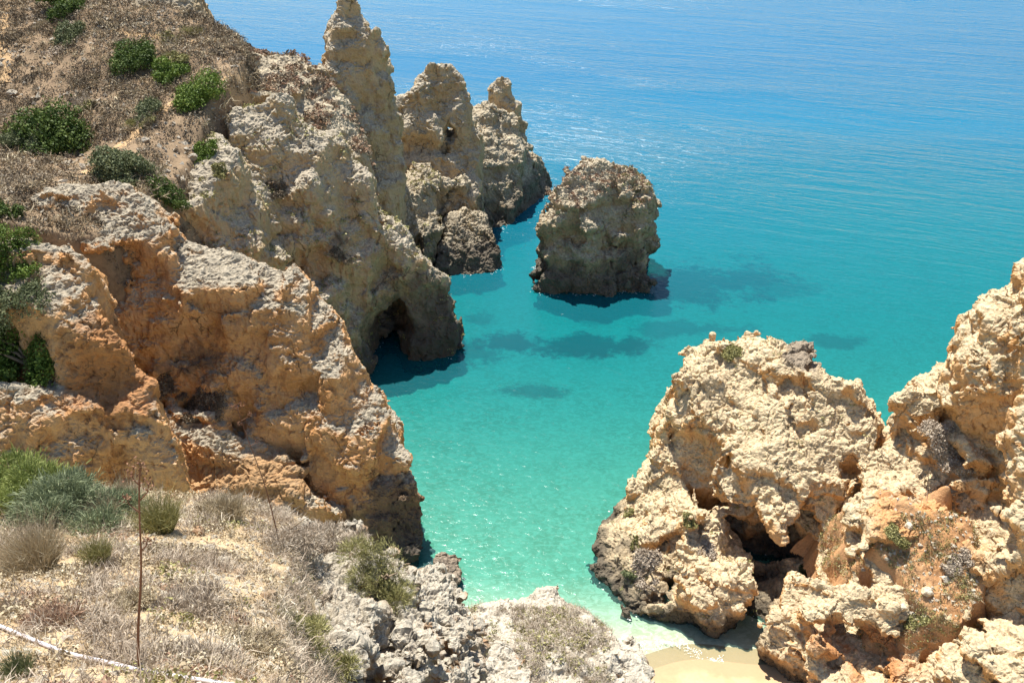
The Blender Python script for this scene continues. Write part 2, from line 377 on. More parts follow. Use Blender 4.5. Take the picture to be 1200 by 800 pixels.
# ------------------------------------------------------------------ sea
def shoal_mask(b, P, spots, nz, soft=.5):
    tot = None
    for (px, py, rx, ry, k) in spots:
        c = UZ(px, py, 0); c = UZ(px, py, -(.06 + (c[1] - 27) * .035))
        e = b.vm('MULTIPLY', b.vm('SUBTRACT', P, (float(c[0]), float(c[1]), 0)), (1 / rx, 1 / ry, 0))
        ln = b.n('ShaderNodeVectorMath', operation='LENGTH'); b.put(ln.inputs[0], e)
        v = b.ramp(b.math('ADD', ln.outputs['Value'], b.math('MULTIPLY', b.math('SUBTRACT', nz, .5), 5.)), 1 - soft, 1 + soft * .2, k, 0)
        tot = v if tot is None else b.math('MAXIMUM', tot, v)
    return tot
def sea_material():
    m, b, p = new_mat('sea_water'); nt = m.node_tree
    geo = b.n('ShaderNodeNewGeometry'); P = geo.outputs['Position']
    sp = b.n('ShaderNodeSeparateXYZ'); b.put(sp.inputs[0], P); X, Y = sp.outputs[0], sp.outputs[1]
    lg = b.noise(b.vm('MULTIPLY', P, (.6, 1, 0)), .035, 5, .6)
    # deeper offshore: colour goes from pale green over teal to blue
    wob = b.math('MULTIPLY', b.math('SUBTRACT', lg, .5), 26.)
    yy = b.math('ADD', b.math('SUBTRACT', Y, b.math('MULTIPLY', b.math('MAXIMUM', X, 0), .12)), wob)
    cr = b.n('ShaderNodeValToRGB'); e = cr.color_ramp.elements
    b.put(cr.inputs[0], b.ramp(yy, 24, 224, 0, 1, 'LINEAR'))
    stops = [(0., (.20, .34, .28)), (.035, (.06, .24, .23)), (.08, (.02, .185, .20)), (.16, (.006, .18, .22)), (.24, (.002, .175, .245)), (.36, (.001, .15, .26)), (.55, (.001, .135, .28)), (.8, (.002, .15, .31)), (1., (.003, .17, .335))]
    e[0].position, e[0].color = stops[0][0], (*stops[0][1], 1); e[1].position, e[1].color = stops[-1][0], (*stops[-1][1], 1)
    for s_, c in stops[1:-1]:
        x = e.new(s_); x.color = (*c, 1)
    col = cr.outputs[0]
    body = b.n('ShaderNodeBsdfDiffuse'); b.put(body.inputs[0], col)
    tr = b.n('ShaderNodeBsdfTransparent'); b.put(tr.inputs[0], b.mix(b.ramp(b.math('ADD', Y, b.math('MULTIPLY', b.math('SUBTRACT', lg, .5), 3.)), 26.8, 33), (.93, .97, .93), b.mix(b.ramp(Y, 30, 60), (.35, .71, .66), (.06, .53, .57))))
    fac = b.ramp(Y, 26, 110, .90, .15, 'LINEAR')
    mx = b.n('ShaderNodeMixShader'); b.put(mx.inputs[0], fac); b.put(mx.inputs[1], body.outputs[0]); b.put(mx.inputs[2], tr.outputs[0])
    gl = b.n('ShaderNodeBsdfGlossy'); gl.inputs['Roughness'].default_value = .19
    # swell, chop and ripple
    rot = b.n('ShaderNodeVectorRotate', rotation_type='Z_AXIS'); b.put(rot.inputs[0], P); rot.inputs['Angle'].default_value = R(20)
    Q = rot.outputs[0]
    sw = b.noise(b.vm('MULTIPLY', Q, (.16, 1, 0)), .42, 4, .6, .6)
    sw2 = b.noise(b.vm('MULTIPLY', Q, (.3, 1, 0)), 1.5, 4, .6, .3)
    rp = b.noise(b.vm('MULTIPLY', P, (.8, 1, 0)), 2.8, 4, .65, .8)
    far = b.math('MULTIPLY', b.ramp(Y, 55, 110, .12, 1), b.ramp(b.noise(b.vm('MULTIPLY', Q, (.35, 1, 0)), .018, 4, .6), .38, .62, .35, 1.5))
    h = b.math('ADD', b.math('MULTIPLY', b.math('MULTIPLY', sw, far), .38), b.math('MULTIPLY', sw2, b.math('MULTIPLY', far, .19)))
    h = b.math('ADD', h, b.math('MULTIPLY', rp, .027)); ch = b.noise(b.vm('MULTIPLY', Q, (.45, 1, 0)), 2.6, 3, .65, .5)
    h = b.math('ADD', h, b.math('MULTIPLY', ch, b.math('MULTIPLY', b.ramp(Y, 45, 80, .2, 1), .05)))
    bp = b.n('ShaderNodeBump'); bp.inputs['Strength'].default_value = 1.; bp.inputs['Distance'].default_value = 1.
    b.put(bp.inputs['Height'], h)
    fr = b.n('ShaderNodeFresnel'); fr.inputs[0].default_value = 1.33
    for x in (gl, fr, body): b.put(x.inputs['Normal'], bp.outputs[0])
    mm = b.n('ShaderNodeMixShader'); b.put(mm.inputs[0], fr.outputs[0]); b.put(mm.inputs[1], mx.outputs[0]); b.put(mm.inputs[2], gl.outputs[0])
    nt.nodes.remove(p); nt.links.new(mm.outputs[0], nt.nodes['Material Output'].inputs[0])
    return m
def seabed_material():
    m, b, p = new_mat('seabed'); P = b.n('ShaderNodeNewGeometry').outputs['Position']
    nz = b.math('ADD', b.math('MULTIPLY', b.noise(P, .22, 3, .6), .5), b.math('MULTIPLY', b.noise(P, 1.1, 8, .8), .5))
    msk = shoal_mask(b, P, [(690, 405, 5., 2.1, 1.), (600, 402, 4.4, 1.7, .95), (630, 458, 3.2, 1.1, .6), (560, 372, 1.6, 1.6, .6), (700, 375, 1.5, 1.2, .5), (820, 330, 9, 4.5, 1.), (900, 335, 5, 3, .6),
                            (660, 215, 5, 5, .7), (980, 400, 3, 1.2, .6), (800, 385, 5, 1.6, .6), (545, 410, 3.5, 2, .7)], nz, .55)
    sand = b.mix(b.ramp(b.noise(P, .5, 5, .7), .35, .65), (.50, .46, .32), (.62, .58, .44))
    # rippled sand, with caustic light mottling painted into its colour
    caustic = b.ramp(b.noise(b.vm('MULTIPLY', P, (1, 1.6, 0)), 2.2, 3, .6, 1.2), .42, .62)
    sand = b.mix(b.math('MULTIPLY', caustic, .8), sand, (.74, .70, .56))
    b.put(p.inputs['Base Color'], b.mix(msk, sand, (.02, .035, .03))); p.inputs['Roughness'].default_value = 1; p.inputs['Specular IOR Level'].default_value = 0
    return m
def grid(name, xs, ys, zf, mat, cut=None):
    X, Y = np.meshgrid(xs, ys, indexing='ij'); Z = zf(X, Y)
    V = np.stack([X, Y, Z], -1).reshape(-1, 3); nx, ny = len(xs), len(ys)
    i = np.arange(nx * ny).reshape(nx, ny)
    F = np.stack([i[:-1, :-1], i[1:, :-1], i[1:, 1:], i[:-1, 1:]], -1).reshape(-1, 4)
    if cut is not None: F = F[V[F, 2].max(1) > cut]
    return link(name, mesh_from(name, V, F, mat))
sea = grid('sea', np.array([-20000, -400, -60, 0, 60, 400, 20000.]), np.array([-50, 20, 60, 120, 400, 2000, 30000.]), lambda X, Y: X * 0, sea_material())
tag(sea, kind='structure')
sb = grid('seabed', np.r_[-20000., -600., np.linspace(-60, 120, 91), 600., 20000.], np.r_[np.linspace(-20, 160, 91), 800., 30000.], lambda X, Y: -np.clip(.06 + (Y - 27) * .035, .12, 3), seabed_material())
tag(sb, kind='structure')
bx = UZ(815, 775)
def beach_z(X, Y):
    d = (26.6 - Y) + .35 * np.sin(X * .8 + 1) + .12 * (X - bx[0])
    return np.clip(d * .12, -1.2, .9)
bs = grid('beach', np.linspace(-2, 16, 90), np.linspace(14, 31, 90), beach_z, M_sand); tag(bs, kind='structure')

# ------------------------------------------------------------------ rock masses
def blk(pts, back=None, dn=-3.5, drop=True, dz=0., spread=0.):
    """A convex block through the given (px, py, Y) points, carried down to dn and back by `back` metres (that edge dz lower)."""
    P = [U(*p) for p in pts]; c = np.mean(P, 0); out = list(P)
    if back:
        out += [U(p[0], p[1] + 12, p[2] + back) for p in pts]
    if drop:
        for p in list(out):
            q = p.copy(); q[2] = dn; q[:2] += (p[:2] - c[:2]) * spread; out.append(q)
    return np.array(out)
def cave(px, py, Y, r): return (U(px, py, Y), r)

# golden cliff
golden = rock('golden_cliff', [
    blk([(25, 232, 40), (60, 208, 42), (150, 208, 42.5), (205, 250, 42), (205, 300, 39.5), (160, 300, 39), (60, 270, 38.5)], 2.5),
    blk([(40, 262, 39.2), (110, 250, 39.6), (190, 300, 39.6), (240, 400, 38.4), (200, 470, 37), (100, 420, 37.6), (50, 330, 38.6)], 4),
    blk([(190, 262, 42), (245, 282, 41.5), (300, 296, 41), (305, 335, 38.8), (250, 420, 38), (180, 430, 38), (140, 330, 39)], 3),
    blk([(285, 296, 41), (330, 306, 41), (368, 332, 40), (365, 375, 38), (310, 480, 36.8), (230, 480, 37), (280, 340, 39)], 3),
    blk([(340, 312, 40.6), (392, 366, 39.6), (418, 402, 38.8), (400, 450, 37), (350, 520, 35.5), (280, 520, 36), (320, 380, 38)], 3),
    blk([(395, 375, 39), (436, 432, 38), (458, 466, 37.6), (450, 500, 36.2), (430, 560, 34.2), (350, 560, 34.6), (370, 430, 37)], 3),
    blk([(440, 462, 37.8), (475, 490, 37), (480, 540, 35.8), (455, 585, 34.2), (400, 565, 34.5)], 2.5),
    blk([(465, 530, 35.8), (492, 585, 34.8), (502, 650, 33.6), (496, 662, 33.0), (435, 655, 32.4), (415, 590, 34)], 2.5),
    blk([(250, 480, 36.6), (330, 530, 35.3), (400, 600, 33), (250, 620, 32.5), (130, 560, 34), (150, 470, 36)], 4),
    # nearer rib on the left
    blk([(-60, 285, 35), (30, 272, 35.5), (88, 285, 35.3), (108, 335, 33.2), (20, 400, 31.4)], 2.5),
    blk([(85, 288, 35), (130, 348, 33.6), (152, 410, 32), (60, 440, 31), (20, 350, 32.2)], 2.5),
    blk([(115, 370, 33), (174, 442, 31.8), (210, 505, 30.6), (215, 560, 29.4), (60, 540, 29.6), (60, 430, 31)], 2.6),
    blk([(-60, 440, 30), (40, 440, 30.4), (120, 470, 30.4), (140, 570, 28.6), (-60, 570, 27)], 4),
], M_gold, .2, caves=[cave(150, 325, 38.2, (3.0, 1.5, 1.3)), cave(230, 440, 36.6, (1.8, 1.1, 2.0)), cave(435, 575, 33.4, (.9, .8, 1.2))], k=.7, warp=(2.6, .45), amp=.5, knob=.9, facet=.6)
tag(golden, 'tall golden orange cliff with white crusted rim, left of the turquoise cove', 'cliff')

grey = rock('grey_cliff', [
    blk([(255, 115, 56), (330, 112, 57.5), (390, 160, 57), (360, 260, 53), (260, 260, 51)], 4),
    blk([(215, 185, 51), (250, 150, 53), (290, 170, 52), (330, 300, 50), (250, 330, 45.5), (205, 262, 45.5)], 5),
    blk([(385, 155, 57.5), (440, 198, 57), (455, 240, 56), (440, 330, 53.5), (360, 380, 51), (340, 220, 53.5)], 4),
    blk([(300, 290, 50.5), (400, 330, 52), (435, 400, 52.2), (436, 440, 51.4), (350, 480, 48), (290, 400, 48)], 4),
    blk([(450, 230, 57), (468, 270, 56.5), (500, 298, 56), (505, 340, 55), (440, 330, 54)], 4),
    blk([(495, 320, 56), (520, 318, 56), (535, 345, 55.4), (541, 375, 54.8), (538, 428, 53.2), (460, 436, 52.2), (470, 345, 54.6)], 3),
    blk([(430, 300, 55), (490, 310, 56), (500, 330, 55), (440, 335, 54.2)], 4),
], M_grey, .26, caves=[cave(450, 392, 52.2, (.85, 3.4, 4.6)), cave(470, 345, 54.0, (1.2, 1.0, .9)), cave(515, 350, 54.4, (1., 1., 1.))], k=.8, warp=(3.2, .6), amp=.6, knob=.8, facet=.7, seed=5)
tag(grey, 'grey and tan cliff spur with dark cleft at the waterline, behind the golden cliff', 'cliff')

pillar = rock('rock_pillar', [
    blk([(380, 10, 68.6), (388, -10, 69), (410, -12, 69), (422, 2, 69), (436, 34, 68.6), (448, 75, 67.8), (374, 80, 67)], 3),
    blk([(378, 55, 67.5), (438, 30, 68.5), (458, 66, 68.5), (463, 105, 68), (455, 165, 66.5), (400, 150, 66), (372, 85, 66.5)], 3.5),
    blk([(380, 120, 65.5), (460, 105, 68.5), (470, 175, 67), (478, 235, 65), (430, 235, 63), (376, 190, 62)], 4),
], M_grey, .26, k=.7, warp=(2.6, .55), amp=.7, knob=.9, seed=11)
tag(pillar, 'tall pointed rock pillar above the scrub ridge, seen against the open sea', 'rock')

ridge = rock('scrub_ridge', [
    blk([(255, 25, 70), (290, 50, 69), (320, 66, 68), (335, 110, 62), (270, 105, 60), (240, 60, 66)], 4),
    blk([(310, 66, 68), (350, 66, 67.5), (385, 80, 67), (420, 150, 63), (380, 170, 60), (320, 120, 60)], 4),
    blk([(375, 80, 67), (400, 100, 66), (440, 190, 61.5), (400, 180, 59.5), (370, 130, 62)], 4),
], M_far, .28, k=.8, warp=(3, .5), amp=.5, knob=.8, seed=17)
tag(ridge, 'brown scrub covered rock ridge leading up to the pointed pillar', 'ridge')

outcrop = rock('rock_outcrop', [
    blk([(148, 2, 69), (165, -16, 70), (200, -20, 70), (215, 8, 69), (208, 40, 66.5), (156, 38, 66.5)], 3),
    blk([(195, -16, 70), (232, -16, 70), (250, 0, 70), (252, 28, 68.5), (214, 42, 66.5), (190, 40, 66.5)], 3),
], M_far, .3, k=.5, warp=(2.4, .6), amp=.8, knob=1., facet=.8, seed=83)
tag(outcrop, 'grey rock outcrop crowning the scrubby hillside, cut by the top edge', 'rock')

arch = rock('rock_arch', [
    blk([(448, 112, 77), (480, 100, 78), (505, 105, 78), (520, 165, 76), (470, 190, 75), (448, 180, 74)], 3),
    blk([(484, 100, 78.5), (492, 80, 79), (498, 68, 79.3), (532, 68, 79.5), (542, 86, 79), (553, 115, 78.6), (520, 150, 77), (480, 140, 77)], 3),
    blk([(542, 96, 78.8), (556, 128, 78.5), (568, 158, 78), (560, 205, 76), (530, 200, 76), (522, 140, 77)], 3),
    blk([(452, 185, 74.5), (500, 176, 76), (562, 182, 76.5), (566, 235, 74), (456, 250, 72)], 3),
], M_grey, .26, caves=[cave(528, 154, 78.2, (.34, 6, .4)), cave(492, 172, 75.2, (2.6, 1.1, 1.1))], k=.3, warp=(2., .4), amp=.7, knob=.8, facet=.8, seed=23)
tag(arch, 'humped tan rock with a small see-through window, between the pillar and the outer headland', 'rock arch')

steps = rock('broken_rocks', [
    blk([(470, 185, 74), (500, 178, 74.5), (520, 200, 73.5), (510, 225, 71), (470, 225, 70)], 2.5),
    blk([(500, 212, 74), (560, 200, 77), (578, 245, 76), (562, 272, 73), (505, 275, 70)], 2.5),
    blk([(460, 205, 70.5), (500, 205, 71.5), (518, 225, 71), (512, 265, 69), (470, 262, 67)], 2.5),
    blk([(455, 240, 67), (478, 235, 68), (490, 290, 65.5), (460, 290, 64)], 3),
    blk([(480, 238, 69.5), (512, 240, 70), (516, 285, 67.6), (488, 290, 66)], 2.5),
    blk([(516, 205, 73.5), (545, 195, 74.5), (556, 240, 73), (520, 245, 71.5)], 2.5),
], M_far, .24, k=.35, warp=(1.7, .6), amp=.95, knob=1.2, seed=29)
tag(steps, 'jumble of knobbly dark rocks below the small rock window', 'rocks')

head = rock('headland_rock', [
    blk([(540, 132, 83), (585, 122, 85.5), (590, 200, 80), (540, 205, 79)], 3),
    blk([(548, 128, 85), (575, 120, 86), (602, 130, 86), (616, 150, 85), (612, 205, 81), (555, 195, 79.5)], 4),
    blk([(540, 165, 80.5), (570, 145, 82.5), (606, 155, 83.5), (612, 220, 80.4), (608, 264, 77.4), (585, 270, 76.6), (545, 255, 77)], 3.5),
    blk([(600, 142, 85.5), (618, 160, 86), (626, 172, 86.5), (640, 203, 87.5), (645, 228, 86.4), (618, 254, 80.5), (598, 266, 77.8)], 3.5),
    blk([(600, 165, 86), (634, 182, 88.5), (654, 215, 88), (648, 238, 85), (606, 266, 77.6), (595, 200, 82)], 3),
    blk([(634, 200, 88), (652, 220, 87.6), (650, 231, 86.3), (630, 233, 85.5)], 2),
], M_far, .26, k=.5, warp=(2.6, .6), amp=.8, knob=.9, seed=31)
tag(head, 'steep craggy outer headland rock, nearly black at the sea, behind the sea stack', 'rock')

needle = rock('rock_needle', [
    blk([(571, 90, 88), (578, 84, 88.3), (597, 84, 88.3), (604, 98, 88), (605, 120, 87.5), (572, 112, 87.2)], 2.2),
    blk([(571, 105, 87.3), (605, 102, 88), (616, 145, 87.5), (590, 155, 86.5), (570, 135, 86.8)], 3.),
], M_grey, .22, k=.4, warp=(1.8, .4), amp=.6, knob=.6, seed=37)
tag(needle, 'small finger shaped rock needle standing on the outer headland', 'rock')

islet = rock('islet', [
    blk([(520, 250, 71.5), (550, 240, 72), (570, 245, 72.5), (578, 262, 71), (515, 275, 69)], 2),
    blk([(505, 285, 69), (530, 262, 70), (570, 262, 70.5), (590, 285, 69.5), (592, 305, 68.2), (575, 322, 66.8), (530, 324, 66.4), (505, 305, 67.2)], 1.5),
], M_far, .2, k=.6, warp=(2.2, .5), amp=.75, knob=1.1, seed=41)
tag(islet, 'low rounded dark rock in the water at the foot of the outer cliffs', 'rock')

stack = rock('sea_stack', [
    blk([(645, 218, 65.6), (662, 196, 67.2), (686, 179, 68), (724, 178, 68.3), (750, 196, 67.9), (773, 226, 66.8), (768, 262, 65.5), (755, 270, 64.8), (700, 275, 64), (650, 270, 64.2)], 4, spread=-.06, dn=1),
    blk([(636, 245, 66), (655, 222, 66), (690, 240, 64.8), (700, 290, 64), (640, 290, 64.2), (632, 262, 65.4)], 4.5),
    blk([(628, 290, 65), (645, 280, 64.2), (700, 290, 63.9), (752, 285, 64.6), (760, 320, 64.2), (768, 335, 64.2), (764, 346, 63.7), (700, 348, 63.1), (640, 345, 63.2), (626, 320, 64)], 5.5),
    blk([(742, 215, 67), (766, 236, 66.5), (768, 262, 66), (758, 285, 65.2), (735, 270, 64.8)], 4, dn=2),
], M_far, .18, caves=[cave(652, 285, 63.4, (.9, 1.0, .9)), cave(765, 303, 64.4, (.8, 2.0, 1.1)), cave(722, 255, 63.2, (1.0, .8, 1.2))], k=.6, warp=(2.8, .7), amp=.7, knob=.9, facet=.7, seed=43)
tag(stack, 'free standing sea stack with scrubby top and dark foot, alone in turquoise water', 'sea stack')

boulder = rock('boulder', [
    blk([(508, 652, 32.7), (520, 643, 33.1), (540, 644, 33.0), (545, 668, 31.9), (538, 690, 31.1), (512, 682, 31.3)], 1, dn=-.8),
], rock_mat('brown_boulder', (.34, .27, .20), (.26, .18, .12), (.20, .13, .08), s=.6, tide=.35, stain=.5), .1, s=.6, k=.3, warp=(1., .2), amp=.7, knob=.6, seed=47, zmin=-1)
tag(boulder, 'small brown boulder in the water at the toe of the golden cliff', 'boulder')

crag = rock('pale_crag', [
    blk([(805, 410, 39), (826, 396, 39.6), (872, 396, 39.3), (892, 420, 38), (860, 520, 35), (790, 520, 36), (780, 450, 37.6)], 4),
    blk([(868, 398, 39), (895, 408, 38.6), (944, 398, 38.2), (964, 425, 37), (960, 560, 32.4), (925, 632, 30.8), (870, 615, 31.6), (835, 575, 32.8)], 5, dn=5.4, spread=-.08),
    blk([(840, 560, 36.5), (1000, 560, 35.4), (1040, 640, 33.2), (930, 700, 31.8), (850, 680, 32.8)], 3),
    blk([(950, 420, 36.4), (1000, 440, 35.5), (1032, 490, 34.2), (1040, 540, 32.5), (985, 640, 30.0), (930, 630, 30.8)], 5, dn=4.2, spread=-.08),
    blk([(780, 450, 38), (800, 520, 36.5), (820, 600, 33.8), (740, 600, 35.6), (738, 572, 37), (765, 510, 37.8)], 4),
    blk([(738, 570, 37.4), (800, 570, 35), (820, 650, 31.8), (740, 700, 30.6), (692, 690, 32), (698, 620, 35), (708, 600, 36.6)], 3),
    blk([(800, 600, 32.5), (850, 592, 32), (880, 640, 30.6), (885, 700, 28.6), (850, 740, 27.6), (790, 700, 28.8), (780, 640, 30.6)], 2.5),
    blk([(680, 665, 32.8), (720, 640, 33), (770, 640, 32), (792, 700, 29.6), (782, 732, 28.8), (715, 728, 29.6), (680, 700, 31.2)], 3),
    blk([(684, 672, 32.2), (735, 665, 31.6), (770, 690, 30), (765, 725, 28.9), (706, 722, 29.8), (686, 700, 31.0)], 3),
    blk([(835, 645, 32.9), (900, 640, 33.0), (960, 650, 32.2), (950, 712, 29.8), (855, 712, 30.0)], 3),
    blk([(860, 668, 31.6), (905, 670, 31.4), (945, 690, 30.2), (930, 745, 28.2), (880, 752, 28.0), (865, 715, 29.6)], 3),
    blk([(755, 690, 29.6), (860, 710, 28.4), (862, 756, 27.3), (800, 750, 28.2), (742, 722, 29.6)], 2.5),
], M_right, .16, caves=[cave(905, 645, 31.4, (1.9, 2.0, .9)), cave(865, 616, 32.2, (2.6, 1.8, .65)), cave(840, 515, 34.6, (.8, .8, .8)), cave(895, 545, 31.8, (1.5, 1.7, 2.5)), cave(835, 470, 36.2, (.6, .7, .8)), cave(1020, 560, 31.2, (.9, 1.3, 1.7)), cave(905, 455, 35.2, (.8, .7, .8))], k=.3, warp=(3.2, .62), amp=.5, knob=.5, facet=.75, seed=53)
tag(crag, 'large sunlit pale crag with a dark overhang on its face, beside the small sandy beach', 'rock crag')

rcliff = rock('pale_cliff', [
    blk([(1038, 450, 34.5), (1068, 438, 34.5), (1110, 425, 34), (1120, 480, 32), (1060, 500, 32.5), (1040, 480, 33.6)], 3),
    blk([(1100, 420, 34), (1115, 385, 34), (1150, 342, 33.6), (1195, 318, 33), (1205, 470, 29.5), (1120, 470, 31)], 4),
    blk([(1190, 300, 33), (1260, 240, 33), (1300, 500, 27), (1200, 520, 28)], 5),
    blk([(1010, 500, 33.5), (1040, 500, 33.2), (1080, 555, 31), (1050, 590, 30), (1010, 560, 31)], 3),
    blk([(1050, 500, 32.5), (1130, 480, 31), (1170, 530, 29), (1170, 620, 27.2), (1110, 600, 28.4), (1080, 550, 30.6)], 4),
    blk([(1160, 520, 28.6), (1300, 480, 27), (1300, 740, 22.5), (1180, 690, 24.6), (1160, 600, 26.8)], 4),
    blk([(1000, 560, 31), (1090, 590, 29.4), (1160, 640, 27), (1150, 700, 25.2), (1000, 700, 26.4), (960, 640, 28.4)], 4),
    blk([(960, 680, 27), (1060, 680, 26.4), (1090, 740, 24.6), (1050, 790, 23.4), (960, 770, 24.6), (940, 710, 26.4)], 3),
    blk([(1090, 700, 25.6), (1220, 700, 24), (1300, 800, 20.5), (1200, 860, 20), (1100, 780, 23)], 4),
    blk([(885, 725, 27.2), (930, 660, 28.8), (980, 690, 27.2), (985, 775, 24.9), (935, 782, 25.2), (880, 762, 26.3)], 3),
    blk([(945, 780, 25), (1100, 770, 24), (1200, 850, 20.5), (965, 850, 22.4)], 2),
], M_right, .16, caves=[cave(1150, 560, 28.2, (1.2, 1.2, 1.1)), cave(1055, 562, 30.2, (2.0, 2.6, 1.1)), cave(975, 665, 28.8, (.9, 1.2, .7)), cave(1010, 760, 24.6, (2.2, 1.9, .8)), cave(1145, 600, 27.8, (1.5, 1.7, 1.5)), cave(945, 640, 29.8, (.8, 1.4, .9)), cave(1183, 412, 29.6, (.45, .8, .5)),
   cave(1180, 700, 24.2, (1., 1.2, .8)), cave(1130, 785, 22.6, (1.3, 1.1, .5))], k=.25, warp=(3.2, .62), amp=.5, knob=.5, facet=.75, seed=59)
tag(rcliff, 'steep sunlit pale cliff above the orange gully, rising out of the picture', 'cliff')

knoll = rock('scrubby_knoll', [
    blk([(545, 715, 13.4), (590, 692, 14), (650, 686, 14.2), (690, 710, 13.8), (700, 800, 10.6), (560, 800, 10.4)], 1.2, dn=8),
    blk([(660, 700, 13.8), (715, 735, 13), (738, 742, 12.8), (742, 775, 12), (690, 830, 10), (650, 800, 10.6)], 1, dn=8),
    blk([(738, 765, 12.2), (760, 790, 11.6), (775, 830, 10.6), (700, 830, 10.4)], .6, dn=8),
], M_near, .09, s=.5, k=.3, warp=(1.2, .2), amp=.5, knob=.5, seed=61, zmin=8)
tag(knoll, 'rounded rocky knoll with grey dry scrub on top, just below the viewpoint', 'rock outcrop')
knob = rock('white_rock_knob', [
    blk([(560, 775, 8.4), (590, 766, 8.6), (620, 785, 8.2), (630, 830, 7.4), (560, 840, 7.2)], .5, dn=24),
], M_near, .05, s=.25, k=.15, warp=(.7, .1), amp=.6, knob=.7, seed=67, zmin=24)
tag(knob, 'small white weathered rock at the bottom edge between the grey ledge and the knoll', 'rock')

ledge = rock('grey_ledge', [
    blk([(352, 612, 6.8), (425, 618, 6.9), (442, 650, 6.4), (452, 760, 5.0), (410, 820, 4.1), (355, 740, 5.), (335, 655, 6.1)], .5, dn=27),
    blk([(415, 626, 6.8), (472, 652, 6.7), (495, 672, 6.35), (504, 760, 5.2), (474, 830, 4.4), (420, 760, 5.)], .5, dn=26.5),
    blk([(474, 662, 6.9), (508, 656, 7.1), (538, 688, 6.8), (560, 735, 6.35), (573, 800, 5.7), (575, 840, 5.3), (500, 850, 4.6), (476, 760, 5.2)], .5, dn=26),
    blk([(300, 690, 5.6), (380, 655, 6.3), (400, 700, 5.4), (385, 820, 4.0), (360, 760, 4.8)], .5, dn=28),
], M_near, .035, s=.25, caves=[cave(515, 745, 5.75, (.06, .3, .25)), cave(470, 770, 4.9, (.05, .3, .4)), cave(440, 730, 5.1, (.04, .3, .3))], k=.12, warp=(.7, .14), amp=1.05, knob=.8, flute=2.2, facet=.9, seed=71, zmin=26)
tag(ledge, 'grey and white fluted limestone ledge at the edge of the near clifftop', 'rock ledge')

# ------------------------------------------------------------------ terrain sheets from control points (thin plate spline)
def tps(P):
    P = np.array(P); n = len(P); d = np.linalg.norm(P[:, None, :2] - P[None, :, :2], axis=2) + 1e-9
    K = d * d * np.log(d); K[np.arange(n), np.arange(n)] = .3
    A = np.zeros((n + 3, n + 3)); A[:n, :n] = K; A[:n, n] = 1; A[:n, n + 1:] = P[:, :2]; A[n, :n] = 1; A[n + 1:, :n] = P[:, :2].T
    w = np.linalg.solve(A, np.r_[P[:, 2], 0, 0, 0])
    def f(X, Y):
        r = w[n] + w[n + 1] * X + w[n + 2] * Y
        for i in range(n):
            q = (X - P[i, 0]) ** 2 + (Y - P[i, 1]) ** 2 + 1e-9; r = r + w[i] * .5 * q * np.log(q)
        return r
    return f
hp = [U(*p) for p in [(0, 0, 74), (-150, 0, 72), (100, 0, 74), (190, 8, 73), (250, 25, 71), (320, 72, 67), (0, 100, 61), (100, 100, 59.5), (200, 100, 58.5), (270, 112, 57), (300, 112, 57),
      (0, 200, 48), (100, 190, 51), (200, 175, 51), (260, 190, 51.5), (250, 250, 45.5), (200, 225, 46), (60, 222, 42.5), (-100, 250, 38), (0, 272, 37), (-100, 350, 31), (10, 400, 31.6), (-20, 470, 29.6), (-100, 100, 60), (300, 130, 55)]]
hp += [np.array(p) for p in [(-45, 100, 14.), (-70, 60, 26.), (-70, 40, 24), (-16, 76, 9.), (-30, 92, 10)]]
fh = tps(hp)
def hill_z(X, Y):
    Z = fh(X, Y); Pn = np.stack([X.ravel(), Y.ravel(), X.ravel() * 0], 1)
    Z = Z + (fbm(Pn / 7, 4) * .55 + ridged(Pn / 3., 3) * .12).reshape(X.shape)
    # falls away to the sea along its east and south sides
    ex = [(26, -25), (34, -25), (37, -25.), (39, -21), (41, -20), (45, -20.), (51, -19.8), (57, -20.), (62, -19.), (68, -20.5), (71, -25.5), (76, -29), (90, -38)]
    xe = np.interp(Y, [e[0] for e in ex], [e[1] for e in ex]); d = np.clip(X - xe, 0, 10)
    Z = Z - d * 3.
    Z = Z - np.clip(Y - 76, 0, 20) * .6 - np.clip(31 - Y, 0, 10) * 2
    return np.maximum(Z, -3)
hill = grid('hillside', np.linspace(-75, -5, 400), np.linspace(24, 100, 440), hill_z, M_hill, -2.9); tag(hill, kind='structure')
sp_ = [U(*p) for p in [(1085, 578, 29.6), (1050, 620, 28.6), (1120, 620, 28.0), (1165, 655, 26.8), (1035, 690, 26.6), (1100, 700, 25.9), (1150, 705, 25.3), (1050, 735, 25.2), (1105, 760, 24.2), (1010, 650, 27.8)]]
fs = tps(sp_); sc_ = U(1090, 662, 27.2)
def scree_z(X, Y):
    Pn = np.stack([X.ravel(), Y.ravel(), X.ravel() * 0], 1)
    e = np.sqrt(((X - sc_[0] + (Y - sc_[1]) * .15) / 1.9) ** 2 + ((Y - sc_[1]) / 2.7) ** 2) + .5 * noise(Pn / 1.3).reshape(X.shape)
    return fs(X, Y) + .1 + (fbm(Pn / 1.4, 5) * .22 + ridged(Pn / .6, 4) * .07).reshape(X.shape) - np.clip(e - .85, 0, 3) * 4
M_scree = soil_mat('orange_soil', (.52, .30, .15), (.45, .23, .10), (.34, .19, .10), .7, .12)
scree = grid('gully_slope', np.linspace(sc_[0] - 4.5, sc_[0] + 4.5, 200), np.linspace(sc_[1] - 5, sc_[1] + 5, 220), scree_z, M_scree, 2.); tag(scree, kind='structure')
